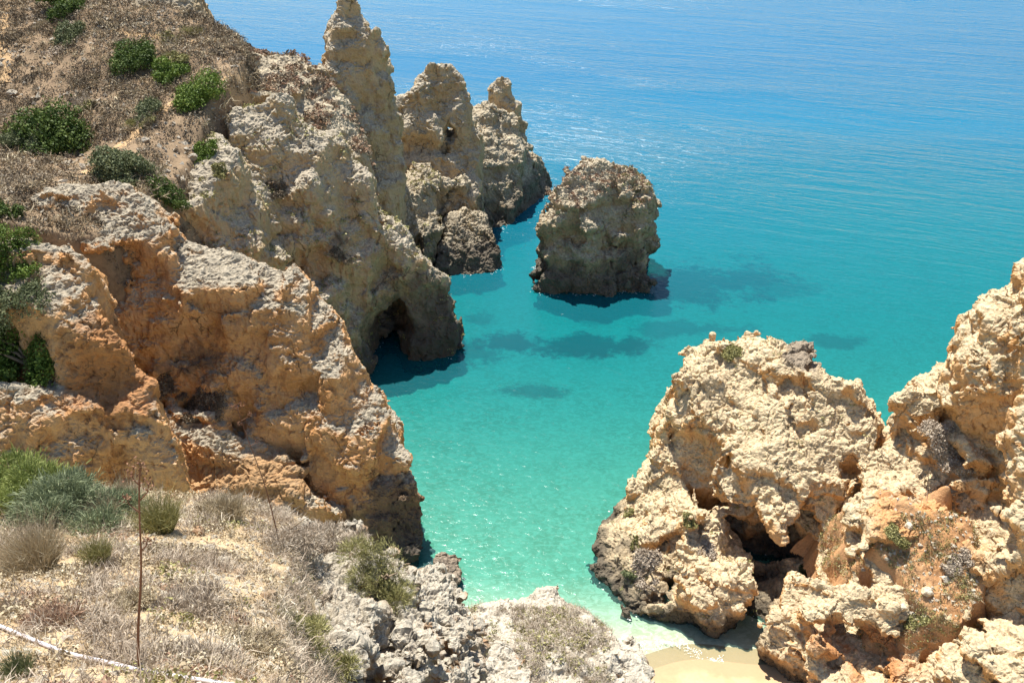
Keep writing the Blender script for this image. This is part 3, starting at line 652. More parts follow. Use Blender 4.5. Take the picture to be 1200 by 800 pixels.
gp = [U(*p) for p in [(160, 785, 2.7), (0, 800, 2.6), (-200, 800, 2.6), (300, 800, 2.9), (0, 700, 3.9), (200, 700, 3.95), (300, 700, 4.3), (0, 600, 6.2), (-200, 600, 6.4), (200, 588, 6.7), (300, 600, 6.7), (360, 612, 6.8), (400, 635, 6.7), (400, 700, 5.1), (400, 790, 3.9), (100, 640, 5.1), (-200, 700, 3.9), (60, 540, 8.5), (-150, 540, 8.5), (170, 575, 7.2)]]
gp += [np.array(p) for p in [(-2, 0, 33.2), (0, 1, 32.6), (2, -2, 33.4), (-5, -2, 33.6)]]
fg = tps(gp)
def ground_z(X, Y):
    Z = fg(X, Y); Pn = np.stack([X.ravel(), Y.ravel(), X.ravel() * 0], 1)
    Z = Z + (fbm(Pn / .9, 5, .55) * .05 + ridged(Pn / .25, 3) * .010).reshape(X.shape)
    ye = np.interp(X, [-8, -4, -2.8, -2.0, -1.6], [7.5, 7.1, 6.95, 6.85, 6.8])
    xe = np.interp(Y, [2, 3, 4, 5, 6, 6.8], [-1.1, -1.3, -1.6, -1.95, -2.1, -2.3])
    Z = Z - np.clip(Y - ye, 0, 5) * 2.6 - np.clip(X - xe, 0, 5) * 2.
    return np.maximum(Z, 24)
ground = grid('clifftop_ground', np.linspace(-9, 1., 460), np.linspace(-3, 11, 560), ground_z, M_ground, 25.); tag(ground, kind='structure')
# ------------------------------------------------------------------ finding the ground, plants and small things
from mathutils.bvhtree import BVHTree
bpy.context.view_layer.update()
LAND = [o for o in COL.objects if o.type == 'MESH' and o.name not in ('sea', 'seabed')]
TREES = {}
def bvh(o):
    if o.name not in TREES:
        me = o.data; n = len(me.vertices); V = np.empty(n * 3, np.float32); me.vertices.foreach_get('co', V); V = V.reshape(-1, 3) + np.array(o.location)
        TREES[o.name] = BVHTree.FromPolygons(V.tolist(), [tuple(p.vertices) for p in me.polygons])
    return TREES[o.name]
def cast(o_, d, only=None):
    """nearest land surface along a ray"""
    dep = DG; best = None
    ok, loc, nor, idx, ob, _ = S.ray_cast(dep, Vector(o_), Vector(d))
    return (loc, nor, ob) if ok else None
DG = bpy.context.evaluated_depsgraph_get()
def hit(px, py, through=('sea',)):
    d = Vector(ray(px, py)).normalized(); o_ = Vector((0, 0, CAMH)) + d * .5
    r = cast(o_, d)
    if r is None: return Vector(UZ(px, py, 0)), Vector((0, 0, 1)), 50., None
    depth = (r[0] - Vector((0, 0, CAMH))).dot(Vector((0, cs, -sn)))
    return r[0], r[1], depth, r[2]

def leaf_mat(name, c1, c2, c3, rough=.6, trans=.18):
    m, b, p = new_mat(name); a = b.n('ShaderNodeAttribute', attribute_name='tone')
    cr = b.n('ShaderNodeValToRGB'); e = cr.color_ramp.elements; b.put(cr.inputs[0], a.outputs['Fac'])
    e[0].color = (*c1, 1); e[1].color = (*c3, 1); x = e.new(.5); x.color = (*c2, 1)
    b.put(p.inputs['Base Color'], cr.outputs[0]); p.inputs['Roughness'].default_value = rough; p.inputs['Specular IOR Level'].default_value = .2
    tr = b.n('ShaderNodeBsdfTranslucent'); b.put(tr.inputs[0], cr.outputs[0]); mx = b.n('ShaderNodeMixShader'); mx.inputs[0].default_value = trans
    nt = m.node_tree; b.put(mx.inputs[1], p.outputs[0]); b.put(mx.inputs[2], tr.outputs[0]); nt.links.new(mx.outputs[0], nt.nodes['Material Output'].inputs[0])
    return m
M_bright = leaf_mat('bright_green_leaves', (.05, .085, .014), (.125, .19, .03), (.27, .33, .07))
M_dark = leaf_mat('dark_green_leaves', (.03, .055, .012), (.08, .125, .026), (.19, .24, .06))
M_sage = leaf_mat('grey_green_leaves', (.065, .08, .035), (.14, .16, .075), (.27, .28, .14))
M_feather = leaf_mat('blue_green_feathery_leaves', (.10, .125, .065), (.20, .235, .13), (.36, .39, .23))
M_lime = leaf_mat('yellow_green_feathery_leaves', (.11, .14, .035), (.22, .26, .07), (.38, .40, .15))
M_dry = leaf_mat('dry_twigs', (.22, .165, .10), (.42, .34, .22), (.62, .54, .38), .9, .05)
M_greytwig = leaf_mat('grey_twigs', (.26, .20, .145), (.44, .36, .275), (.66, .58, .46), .9, .05)
M_russet = leaf_mat('russet_plants', (.20, .11, .075), (.36, .23, .15), (.50, .40, .27), .8, .1)
M_olive = leaf_mat('olive_plants', (.14, .13, .045), (.28, .26, .10), (.46, .42, .20), .8, .1)
M_scrub = leaf_mat('hillside_scrub', (.08, .062, .042), (.20, .155, .105), (.40, .33, .235), .95, .03)
M_bark = leaf_mat('bark', (.14, .10, .07), (.20, .15, .10), (.26, .20, .14), .9, 0)

def rnd_unit(rg, n):
    v = rg.normal(size=(n, 3)); return v / np.linalg.norm(v, axis=1)[:, None]
def cards(rg, C, N, size, aspect=.55, jitter=.9):
    """small pointed leaves: centres C, rough normals N, size array"""
    n = len(C); A = N + rg.normal(size=(n, 3)) * jitter; A /= np.linalg.norm(A, axis=1)[:, None]
    T = np.cross(A, rnd_unit(rg, n)); T /= np.linalg.norm(T, axis=1)[:, None] + 1e-9; B = np.cross(A, T)
    s_ = size[:, None]
    V = np.stack([C - T * s_, C + B * s_ * aspect + A * s_ * .15, C + T * s_, C - B * s_ * aspect + A * s_ * .15], 1).reshape(-1, 3)
    return V, np.arange(4 * n).reshape(-1, 4)
def blades(rg, C, D, L, w, bend=.35):
    """thin tapering blades from C along D with length L"""
    n = len(C); side = np.cross(D, rnd_unit(rg, n)); side /= np.linalg.norm(side, axis=1)[:, None] + 1e-9
    L = np.broadcast_to(L, n)[:, None]; w = np.broadcast_to(w, n)[:, None]
    dr = rg.normal(size=(n, 3)) * bend; dr[:, 2] -= bend * .5
    M_ = C + D * L * .55; E = C + D * L + dr * L * .6
    V = np.stack([C - side * w, C + side * w, M_ + side * w * .8, E, M_ - side * w * .8], 1).reshape(-1, 3)
    b = (np.arange(n) * 5)[:, None]
    return V, np.concatenate([b + [0, 1, 2, 4], b + [4, 2, 3, 3]])
def leafmesh(name, V, F, mat, tone, parent=None):
    tri = F[:, 2] == F[:, 3]
    Q = F[~tri]; T = F[tri][:, :3]
    me = bpy.data.meshes.new(name); me.vertices.add(len(V)); me.vertices.foreach_set('co', np.asarray(V, np.float32).ravel())
    li = np.concatenate([Q.ravel(), T.ravel()]).astype(np.int32); me.loops.add(len(li)); me.loops.foreach_set('vertex_index', li)
    ls = np.concatenate([np.arange(len(Q)) * 4, len(Q) * 4 + np.arange(len(T)) * 3]).astype(np.int32)
    me.polygons.add(len(ls)); me.polygons.foreach_set('loop_start', ls)
    me.update(calc_edges=True)
    a = me.attributes.new('tone', 'FLOAT', 'POINT'); a.data.foreach_set('value', np.asarray(tone, np.float32))
    me.materials.append(mat)
    return link(name, me, parent)
def tube(pts, r, seg=6):
    pts = [Vector(p) for p in pts]; V = []; F = []
    for i, p in enumerate(pts):
        t = (pts[min(i + 1, len(pts) - 1)] - pts[max(i - 1, 0)]).normalized(); a = t.orthogonal().normalized(); b_ = t.cross(a)
        rr = r[i] if hasattr(r, '__len__') else r
        for k in range(seg):
            q = 2 * math.pi * k / seg; V.append(p + a * math.cos(q) * rr + b_ * math.sin(q) * rr)
    for i in range(len(pts) - 1):
        for k in range(seg): F.append((i * seg + k, i * seg + (k + 1) % seg, (i + 1) * seg + (k + 1) % seg, (i + 1) * seg + k))
    return np.array([tuple(v) for v in V]), np.array(F)
def join(parts):
    V = []; F = []; o = 0
    for v, f in parts: V.append(v); F.append(f + o); o += len(v)
    return np.concatenate(V), np.concatenate(F)
SEED = [100]
def shrub(px, py, wpx, mat, label, hr=.85, name='shrub', leaf=None, n=None, cat='shrub', group=None, sink=.2, lobes=13, spiky=False, at=None):
    SEED[0] += 1; rg = np.random.RandomState(SEED[0]); rnd = random.Random(SEED[0])
    loc, nor, depth, ob = hit(px, py + wpx * .22)
    r = wpx * .58 * depth / FPX; px1 = depth / FPX * 1.17
    root = bpy.data.objects.new(name, None); COL.objects.link(root); root.location = loc; root.empty_display_size = .1
    tag(root, label, cat, group)
    n = int(n * 1.7) if (n and spiky) else n
    n = n or int(min(9000, max(500, 7.5 * wpx * wpx * .5)))
    leaf = leaf or max(px1 * 1.0, r * .035)
    # overlapping lobes
    Lc = np.array([[rg.uniform(-.62, .62), rg.uniform(-.55, .55), rg.uniform(.15, .75)] for _ in range(lobes)]) * [r, r, r * hr]
    Lr = rg.uniform(.22, .52, lobes) * r * (.7 + .3 * hr)
    k = rg.choice(lobes, n, p=Lr ** 2 / (Lr ** 2).sum()); U_ = rnd_unit(rg, n); U_[:, 2] = np.where(U_[:, 2] < -.35, -U_[:, 2], U_[:, 2])
    rad = Lr[k] * (1 - .45 * rg.rand(n) ** 2) * (1 + .42 * noise(U_ * 2.2 + k[:, None] * 7.) + .18 * noise(U_ * 6 + k[:, None]))
    rad = rad * np.where(rg.rand(n) < .12, rg.uniform(1., 1.35, n), 1)
    C = Lc[k] + U_ * rad[:, None] * [1, 1, .85 * max(hr, .6)]; C[:, 2] -= sink * r
    C[:, 2] -= np.clip((C[:, 0] * nor.x + C[:, 1] * nor.y) / max(nor.z, .5) * .7, -.45 * r, .45 * r)
    tone = np.clip(.45 + .35 * noise(C / (r * .3) + 3) + rg.normal(size=n) * .2, 0, 1)
    if spiky:
        dv = U_ + [0, 0, .45] + rg.normal(size=(n, 3)) * .35; V, F = blades(rg, C, dv / np.linalg.norm(dv, axis=1)[:, None], leaf * rg.uniform(1., 3.2, n), leaf * .12, .45); tv = np.repeat(tone, 5)
    else:
        V, F = cards(rg, C, U_, leaf * rg.uniform(.6, 1.3, n)); tv = np.repeat(tone, 4)
    leafmesh('foliage', V, F, mat, tv, root)
    P = []
    for q in range(min(lobes, 7)):
        c = Lc[q] * .85; m_ = c * .5 + np.array([rnd.uniform(-.1, .1) * r, rnd.uniform(-.1, .1) * r, 0])
        P.append(tube([(0, 0, -.25 * r), tuple(m_), tuple(c)], [r * .05, r * .032, r * .012], 5))
    V, F = join(P); leafmesh('stem', V, F, M_bark, np.full(len(V), .5), root)
    return root
def tuft(px, py, wpx, hpx, mat, label, n=260, name='grass_tuft', cat='grass tuft', group=None, spread=.9, w=None):
    SEED[0] += 1; rg = np.random.RandomState(SEED[0])
    loc, nor, depth, ob = hit(px, py)
    n = int(n * 2.4)
    r = wpx * .5 * depth / FPX; H = hpx * depth / FPX / .8
    a = rg.rand(n) * 2 * math.pi; q = rg.rand(n) ** .6
    C = np.stack([np.cos(a) * q * r * .35, np.sin(a) * q * r * .35, -.02 + 0 * a], 1)
    tilt = q * spread * (r * .65 / H + .25); D = np.stack([np.cos(a) * tilt, np.sin(a) * tilt, np.ones(n)], 1); D /= np.linalg.norm(D, axis=1)[:, None]
    V, F = blades(rg, C, D, H * rg.uniform(.4, 1.05, n), w or max(.0011, depth * .00026), .28)
    o = leafmesh(name, V, F, mat, np.repeat(np.clip(rg.normal(.5, .25, n), 0, 1), 5)); o.location = loc
    return tag(o, label, cat, group)
def surface_samples(o, n, rg, nzmin=.4, test=None):
    me = o.data; nf = len(me.polygons); c = np.empty(nf * 3, np.float32); me.polygons.foreach_get('center', c); c = c.reshape(-1, 3) + np.array(o.location, np.float32)
    nn = np.empty(nf * 3, np.float32); me.polygons.foreach_get('normal', nn); nn = nn.reshape(-1, 3); ar = np.empty(nf, np.float32); me.polygons.foreach_get('area', ar)
    rel = c - [0, 0, CAMH]; dep = rel[:, 1] * cs - rel[:, 2] * sn
    X = 600 + rel[:, 0] / np.maximum(dep, .1) * FPX; Yp = 400 - (rel[:, 1] * sn + rel[:, 2] * cs) / np.maximum(dep, .1) * FPX
    m = (nn[:, 2] > nzmin) & (X > -90) & (X < 1290) & (Yp > -80) & (Yp < 880) & (dep > .5)
    w = ar * m
    if test is not None: w = w * test(c, X, Yp, nn)
    if w.sum() <= 0: return np.zeros((0, 3)), np.zeros((0, 3)), np.zeros(0)
    i = rg.choice(nf, n, p=w / w.sum())
    return c[i], nn[i], dep[i]
def scatter(name, o, n, mat, size, label, kind='twig', per=14, nzmin=.4, test=None, seed=0, flat=.6, tone_s=3., wid=.16, cat='scrub', tonebias=0.):
    rg = np.random.RandomState(900 + seed); c, nn, dep = surface_samples(o, n, rg, nzmin, test)
    if not len(c): return
    n = len(c); sz = size * rg.uniform(.5, 1.5, n) ** 1.2
    rep_ = np.repeat(np.arange(n), per); U_ = rnd_unit(rg, n * per); U_[:, 2] = np.abs(U_[:, 2]) * flat + .12
    s2 = sz[rep_]; tn = np.clip(.45 + tonebias + .4 * noise(c / tone_s) + rg.normal(size=n) * .17, 0, 1)[rep_] + rg.normal(size=n * per) * .13
    if kind == 'twig':
        D = U_ + nn[rep_] * .3; D /= np.linalg.norm(D, axis=1)[:, None]
        st = c[rep_] + rg.normal(size=(n * per, 3)) * s2[:, None] * [.35, .35, .05]
        V, F = blades(rg, st, D, s2 * rg.uniform(.6, 1.2, n * per), s2 * wid * .3, .5); k = 5
    else:
        C = c[rep_] + U_ * (s2 * rg.rand(n * per) ** .4)[:, None]
        V, F = cards(rg, C, U_, s2 * wid * rg.uniform(.6, 1.5, n * per)); k = 4
    ob = leafmesh(name, V, F, mat, np.repeat(np.clip(tn, 0, 1), k))
    return tag(ob, label, cat, kind='stuff')

# --- hillside cover
def hsf(c, X, Yp, nn):
    t = .75 + .8 * noise(c / 3.5) + .5 * noise(c / 1.2 + 5)
    bare = ((X > 190) & (Yp > 108) & (X - Yp * .2 < 300)) | ((np.abs(Yp - (150 + (200 - X) * .42)) < 16) & (X > 60) & (X < 240))
    return np.clip(t, .04, 1) * np.where(bare, .3, 1)
scatter('hillside_scrub', hill, 24000, M_scrub, .30, 'dense brown and grey dry scrub over the upper slope', 'leaf', 22, .2, hsf, 1, .9, 3., .15)
scatter('hillside_dry_grass', hill, 7500, M_dry, .36, 'pale dry grass and dead twigs among the slope scrub', 'twig', 12, .2, hsf, 2, .9, 4., .2)
def tst(c, X, Yp, nn): return np.clip(.25 + noise(c / 2.) + .4 * noise(c / .7), 0, 1)
scatter('ridge_scrub', ridge, 2600, M_russet, .26, 'reddish brown low scrub along the ridge towards the pillar', 'leaf', 12, .35, tst, 3, .8, 2., .28)
scatter('ridge_dry_scrub', ridge, 1800, M_scrub, .28, 'grey brown scrub on the ridge towards the pillar', 'leaf', 12, .3, tst, 4, .8, 2., .28)
scatter('cliff_top_scrub', grey, 800, M_olive, .2, 'sparse olive plants clinging to the grey cliff spur', 'leaf', 10, .55, tst, 5, .7, 2., .28)
scatter('rock_plants', steps, 260, M_olive, .2, 'yellowish green plants on the jumbled dark rocks', 'leaf', 10, .6, tst, 6, .6, 2., .3)
scatter('stack_plants', stack, 420, M_russet, .22, 'reddish brown plants covering the top of the sea stack', 'leaf', 12, .45, lambda c, X, Yp, nn: (c[:, 2] > 7.2) * (nn[:, 2] > .4) * (Yp > 195), 7, .5, 1., .3)
scatter('stack_green_plants', stack, 110, M_olive, .2, 'olive plants along the right shoulder of the sea stack', 'leaf', 12, .45, lambda c, X, Yp, nn: (c[:, 2] > 6.) * (X > 730), 8, .5, 1., .3)
scatter('crag_plants', crag, 380, M_olive, .13, 'small olive plants on the ledges of the pale crag', 'leaf', 12, .55, lambda c, X, Yp, nn: np.clip(noise(c / 1.6) - .1, 0, 1), 9, .5, 1., .26)
def gul(c, X, Yp, nn): return ((X > 960) & (X < 1150) & (Yp > 600) & (Yp < 760)) * np.clip(.35 + noise(c / .8), 0, 1)
scatter('gully_scrub', scree, 2600, M_olive, .12, 'grey green low scrub growing over the orange gully floor', 'leaf', 14, .25, gul, 10, .6, 1.2, .2)
scatter('gully_grass', scree, 700, M_dry, .16, 'dry grass among the scrub of the orange gully', 'twig', 12, .25, gul, 11, .9, 1.2, .2)
def kn_(c, X, Yp, nn): return (Yp > 712) * (X < 715) * np.clip(.45 + noise(c / .6), 0, 1)
scatter('knoll_scrub', knoll, 2600, M_greytwig, .11, 'grey dry twiggy scrub on top of the rounded knoll', 'twig', 20, .3, kn_, 12, .8, .6, .11)
scatter('knoll_plants', knoll, 1900, M_olive, .075, 'small olive plants among the grey scrub of the knoll', 'leaf', 14, .3, kn_, 13, .6, .6, .26)
# --- near clifftop cover
def gt(c, X, Yp, nn): return np.clip(.22 + 1.3 * noise(c / .55) + .3 * noise(c / .2), 0, 1) + .02
scatter('dry_ground_twigs', ground, 7500, M_greytwig, .075, 'grey dead twigs and stalks lying over the sandy clifftop', 'twig', 26, .2, gt, 14, .7, .5, .085)
scatter('dry_ground_plants', ground, 9000, M_dry, .052, 'small dried brown plants over the sandy clifftop', 'leaf', 22, .2, lambda c, X, Yp, nn: gt(c + 3.3, X, Yp, nn), 15, .8, .4, .16)
scatter('pink_dry_plants', ground, 1500, M_russet, .042, 'pinkish dried succulents in patches on the sandy clifftop', 'leaf', 22, .2, lambda c, X, Yp, nn: np.clip(noise(c / .5 + 8) - .25, 0, 1), 16, .8, .4, .2)
scatter('low_green_plants', ground, 1100, M_olive, .045, 'small olive green plants in patches on the sandy clifftop', 'leaf', 18, .2, lambda c, X, Yp, nn: np.clip(noise(c / .6 + 18) - .2, 0, 1), 17, .8, .4, .2)
scatter('ledge_twigs', ledge, 260, M_greytwig, .06, 'dry grey twigs caught on the near limestone ledge', 'twig', 16, .55, lambda c, X, Yp, nn: (X < 480) * 1., 18, .7, .5, .14)
# gravel: tiny angular stones
def stones(name, o, n, size, mat, label, seed, test=None):
    rg = np.random.RandomState(seed); c, nn, dep = surface_samples(o, n, rg, .3, test); n = len(c)
    base = np.array([[1, 0, 0], [-1, 0, 0], [0, 1, 0], [0, -1, 0], [0, 0, .7], [0, 0, -.7]], float); f = np.array([[0, 2, 4], [2, 1, 4], [1, 3, 4], [3, 0, 4], [2, 0, 5], [1, 2, 5], [3, 1, 5], [0, 3, 5]])
    sz = size * rg.uniform(.3, 1.2, n) ** 2
    V = (base[None] + rg.normal(size=(n, 6, 3)) * .28) * sz[:, None, None]; a = rg.rand(n) * 6.28; ca, sa = np.cos(a), np.sin(a)
    x = V[..., 0] * ca[:, None] - V[..., 1] * sa[:, None]; y = V[..., 0] * sa[:, None] + V[..., 1] * ca[:, None]
    V = np.stack([x, y, V[..., 2]], -1) + c[:, None]
    F = (f[None] + (np.arange(n) * 6)[:, None, None]).reshape(-1, 3)
    o2 = link(name, mesh_from(name, V.reshape(-1, 3), F, mat, False)); return tag(o2, label, 'gravel', kind='stuff')
M_stone = rock_mat('loose_stone', (.66, .58, .45), (.60, .46, .29), (.50, .34, .18), s=.2, green=0, stain=.2, use_up=False)
M_stonered = rock_mat('hillside_stone', (.50, .44, .35), (.42, .30, .18), (.34, .22, .12), s=.6, green=0, stain=.2, use_up=False)
stones('gravel', ground, 15000, .022, M_stone, 'small pale stones and clods on the sandy clifftop', 5, lambda c, X, Yp, nn: .25 + np.clip(noise(c / .5), 0, 1))
stones('hillside_rubble', hill, 6500, .16, M_stonered, 'small stones and clods on the bare parts of the slope', 6, lambda c, X, Yp, nn: .12 + np.clip(noise(c / 2.5 + 4), 0, 1))
stones('gully_rubble', scree, 700, .075, M_stone, 'broken pale stones in the orange gully', 7, lambda c, X, Yp, nn: ((X > 940) & (X < 1170) & (Yp > 560)) * (nn[:, 2] > .6))
stones('knoll_rubble', knoll, 1500, .04, M_stone, 'small white stones on the rounded knoll', 8)
print('scatter', round(time.time() - T0, 1))

# --- individual shrubs (photo pixel, width)
G1 = 'evergreen shrubs on the hillside'
for a in [(200, 82, 44, M_bright, 'small bright green shrub below the path, smaller of the bright pair'), (238, 105, 62, M_bright, 'large bright green shrub at the upper edge of the grey cliff'),
          (68, 152, 92, M_dark, 'large dark green shrub at mid slope on the left'), (150, 190, 76, M_sage, 'dull grey green shrub just above the golden cliff rim'),
          (196, 222, 48, M_dark, 'dark green shrub right behind the golden cliff rim'), (239, 177, 28, M_bright, 'small yellow green shrub on the bare slope above the crusted rocks'),
          (174, 128, 34, M_sage, 'thin grey green shrub between the dark and bright green shrubs'), (160, 60, 52, M_dark, 'shadowy dark scrub clump under the footpath'),
          (255, 200, 18, M_olive, 'tiny yellowish shrub near the edge of the bare slope'), (100, 122, 22, M_olive, 'small olive clump at the upper rim of the big dark shrub'),
          (84, 38, 36, M_sage, 'faint grey green clump near the upper part of the slope'), (78, 0, 60, M_dark, 'dark shrub cut by the top edge of the picture'),
          (210, 68, 24, M_olive, 'olive clump touching the smaller bright green shrub'), (30, 165, 44, M_sage, 'grey green clump against the left side of the big dark shrub'),
          (8, 245, 36, M_dark, 'dark shrub at the left edge above the golden cliff'), (175, 142, 18, M_olive, 'small round olive shrub below the thin grey green one')]:
    shrub(*a, group=G1)
G2 = 'shrubs on the left rib of the golden cliff'
for a in [(16, 298, 66, M_bright, 'yellowish green shrub highest on the left rib'), (18, 345, 76, M_sage, 'dull green shrub in the middle of the left rib'), (34, 398, 92, M_bright, 'large green shrub lowest on the left rib'),
          (8, 400, 60, M_sage, 'pale green shrub cut by the left edge on the rib')]:
    shrub(*a, group=G2)
for a in [(198, 425, 60, M_scrub, 'dark brown dry shrub hanging on the golden face'), (238, 450, 52, M_scrub, 'dead brown shrub lower on the golden face'), (318, 205, 38, M_scrub, 'dark dry bush on the grey cliff spur'),
          (400, 290, 30, M_scrub, 'blackish bush low on the grey cliff face')]:
    shrub(*a, group='dead shrubs on the rock faces', hr=.4, sink=.3)
G3 = 'shrubs on the sunlit rocks'
for a in [(1048, 618, 32, M_olive, 'olive shrub at the head of the orange gully'), (762, 658, 46, M_greytwig, 'grey dry shrub on the seaward side of the pale crag'), (808, 605, 18, M_olive, 'small olive shrub on the lower boulder of the crag'),
          (746, 632, 15, M_olive, 'tiny olive shrub above the grey dry one on the crag'), (1112, 508, 60, M_greytwig, 'grey dry shrub patch in the saddle of the pale cliff'), (738, 668, 22, M_sage, 'small round shrub near the dark foot of the crag'),
          (944, 666, 18, M_sage, 'small green shrub beside the shaded hollow'), (736, 597, 12, M_olive, 'tiny shrub at the seaward edge of the crag'), (1120, 650, 36, M_greytwig, 'grey dry shrub in the middle of the orange gully'),
          (1075, 720, 26, M_olive, 'low olive shrub near the bottom of the gully'), (825, 640, 26, M_greytwig, 'twiggy grey shrub on the lower boulder of the crag'), (860, 405, 30, M_olive, 'low olive mat on the very top of the pale crag')]:
    shrub(*a, group=G3, hr=.5)
G4 = 'shrubs on the near clifftop'
shrub(12, 560, 135, M_lime, 'bright yellow green feathery bush at the left edge of the clifftop', hr=.8, name='feathery_bush', cat='bush', spiky=True, n=9000, group=G4, leaf=.035)
shrub(92, 578, 135, M_feather, 'blue green feathery bush on the clifftop rim', hr=.75, name='feathery_bush', cat='bush', spiky=True, n=10000, group=G4, leaf=.035)
shrub(345, 722, 70, M_olive, 'olive bush beside the fluted grey ledge', hr=.6, spiky=True, n=3500, group=G4, leaf=.022)
shrub(385, 770, 62, M_olive, 'straw green bush at the bottom edge beside the ledge', hr=.7, spiky=True, n=3200, group=G4, leaf=.022)
shrub(445, 655, 84, M_olive, 'yellowish cushion bush on the rim of the grey ledge', hr=.45, spiky=True, n=4200, group=G4, leaf=.02)
for i, (x, y, w_, l_) in enumerate([(330, 612, 90, 'grey twiggy bush on the clifftop rim below the golden cliff'), (395, 622, 70, 'grey twiggy bush where the rim meets the ledge'), (262, 590, 60, 'brownish twiggy bush with pale seed heads on the rim'), (120, 600, 50, 'pale twiggy bush in front of the blue green one'),
                            (215, 690, 80, 'low grey twiggy mat in the middle of the sandy ground'), (150, 700, 60, 'grey dead bush near the upright brown stalk'), (60, 715, 60, 'pinkish dead bush between cord and hose'), (290, 745, 60, 'brown dead bush by the olive bush'), (230, 760, 66, 'dead grey bush beside the white hose')]):
    shrub(x, y, w_, M_russet if 'pink' in l_ else (M_dry if 'brown' in l_ else M_greytwig), l_, hr=.4 if y > 650 else .6, name='dead_bush', cat='dead bush', spiky=True, n=2600, group='dead bushes on the clifftop', leaf=.024)
G5 = 'grass tufts on the clifftop'
tuft(42, 668, 110, 62, M_dry, 'largest dry grass tuft, at the left edge of the clifftop', 900, group=G5)
tuft(118, 662, 40, 44, M_olive, 'small upright green tuft right of the largest one', 320, group=G5)
tuft(190, 622, 66, 48, M_olive, 'straw green grass tuft behind the upright stalk', 600, group=G5)
tuft(118, 612, 60, 34, M_dry, 'pale dry tuft at the foot of the blue green bush', 380, group=G5)
tuft(270, 606, 60, 36, M_dry, 'thin dry tuft with seed heads on the rim', 300, group=G5)
tuft(22, 790, 50, 34, M_sage, 'grey green tuft in the lower left corner', 420, group=G5)
tuft(150, 590, 40, 36, M_dry, 'brown dry tuft beside the stalk at the rim', 260, group=G5)
tuft(55, 590, 50, 60, M_dry, 'tall thin dry stems in front of the feathery bushes', 40, group=G5)
rgh = random.Random(5); BUSHES = set()
for i in range(42):
    x, y = rgh.uniform(0, 290), rgh.uniform(2, 185)
    if hit(x, y)[3] is not hill or (abs(y - (150 + (200 - x) * .42)) < 14 and x < 240) or (x > 190 and y > 108): continue
    LMK = [(200, 82, 'the smaller bright green shrub'), (238, 105, 'the larger bright green shrub'), (68, 152, 'the big dark green shrub'), (150, 190, 'the dull grey green shrub'), (160, 60, 'the shadowy scrub clump'), (84, 38, 'the faint grey green clump'), (78, 2, 'the dark shrub at the top edge'), (5, 60, 'the trodden track'), (215, 20, 'the rock outcrop'), (10, 245, 'the dark shrub at the left edge')]
    q = min(LMK, key=lambda a: (a[0] - x) ** 2 + (a[1] - y) ** 2); dx, dy = x - q[0], y - q[1]
    side = ('right of' if dx > 0 else 'left of') if abs(dx) > abs(dy) else ('below' if dy > 0 else 'above')
    lb = ['dark brown', 'straw coloured', 'grey twiggy', 'olive', 'dark brown'][i % 5] + (' low mat ' if i % 2 else ' dry bush ') + side + ' ' + q[2] + ' on the hillside'
    if lb in BUSHES: continue
    BUSHES.add(lb)
    shrub(x, y, rgh.uniform(16, 36), [M_scrub, M_dry, M_greytwig, M_olive, M_scrub][i % 5], lb, name='dry_bush', cat='dry bush', group='dry bushes in the hillside scrub', hr=.35 if i % 2 else .6, n=700, spiky=(i % 2 == 0))
print('plants', round(time.time() - T0, 1))

# --- stalks, hose, cord, rope
M_stalk = leaf_mat('brown_stalk', (.15, .07, .045), (.20, .10, .06), (.26, .14, .08), .8, 0)
def plain(name, c, rough=.6):
    m, b, p = new_mat(name); P = b.n('ShaderNodeNewGeometry').outputs['Position']
    b.put(p.inputs['Base Color'], b.mix(b.ramp(b.noise(P, 30., 4, .7), .4, .65, 0, .7), c, tuple(x * .6 for x in c))); p.inputs['Roughness'].default_value = rough; return m
def stalk(base, top, label, curve=0., branches=(), r=.008, head=.05, seed=1):
    """dried flower stalk rising from the pixel `base` towards the pixel `top`"""
    rg = np.random.RandomState(seed); b0 = np.array(hit(*base)[0]); d = hit(*base)[2]
    t0 = np.array([0, 0, CAMH]) + ray(*top) * (d * .985 - (.0))
    t0 = np.array([0, 0, CAMH]) + ray(*top) * ((b0[1] + .10) / ray(*top)[1])
    root = bpy.data.objects.new('dried_stalk', None); COL.objects.link(root); root.location = b0; tag(root, label, 'dried plant', 'tall dried stalks on the clifftop'); root.empty_display_size = .1
    L = t0 - b0; pts = [L * k + np.array([math.sin(k * 9 + seed) * .006 + curve * math.sin(k * 3.14), 0, 0]) - [0, 0, .03 * (k == 0)] for k in np.linspace(0, 1, 14)]
    V, F = tube(pts, list(np.linspace(r, r * .45, 14)), 7); leafmesh('stem', V, F, M_stalk, np.clip(rg.normal(.5, .2, len(V)), 0, 1), root)
    for k, dx, dz in branches:
        p = L * k; q = p + np.array([dx, .01, dz]); V, F = tube([p, (p + q) / 2 + [dx * .25, 0, 0], q], [r * .5, r * .4, r * .25], 5)
        leafmesh('branch', V, F, M_stalk, np.full(len(V), .5), root)
        n = 30; C = q + rg.normal(size=(n, 3)) * head * .22; V, F = cards(rg, C, rnd_unit(rg, n), np.full(n, head * .13)); leafmesh('seed_head', V, F, M_stalk, np.repeat(rg.rand(n), 4), root)['kind'] = 'stuff'
    n = 80; C = L + rg.normal(size=(n, 3)) * [head * .35, head * .35, head * .45]; V, F = cards(rg, C, rnd_unit(rg, n), np.full(n, head * .12)); leafmesh('seed_head', V, F, M_stalk, np.repeat(rg.rand(n), 4), root)['kind'] = 'stuff'
    return root
stalk((163, 786), (165, 548), 'upright dark brown stalk in front, rising from beside the white hose', 0, [(.62, .045, .07), (.80, -.05, .09), (.86, .05, .08), (.92, -.03, .06)], .0075, .06, 3)
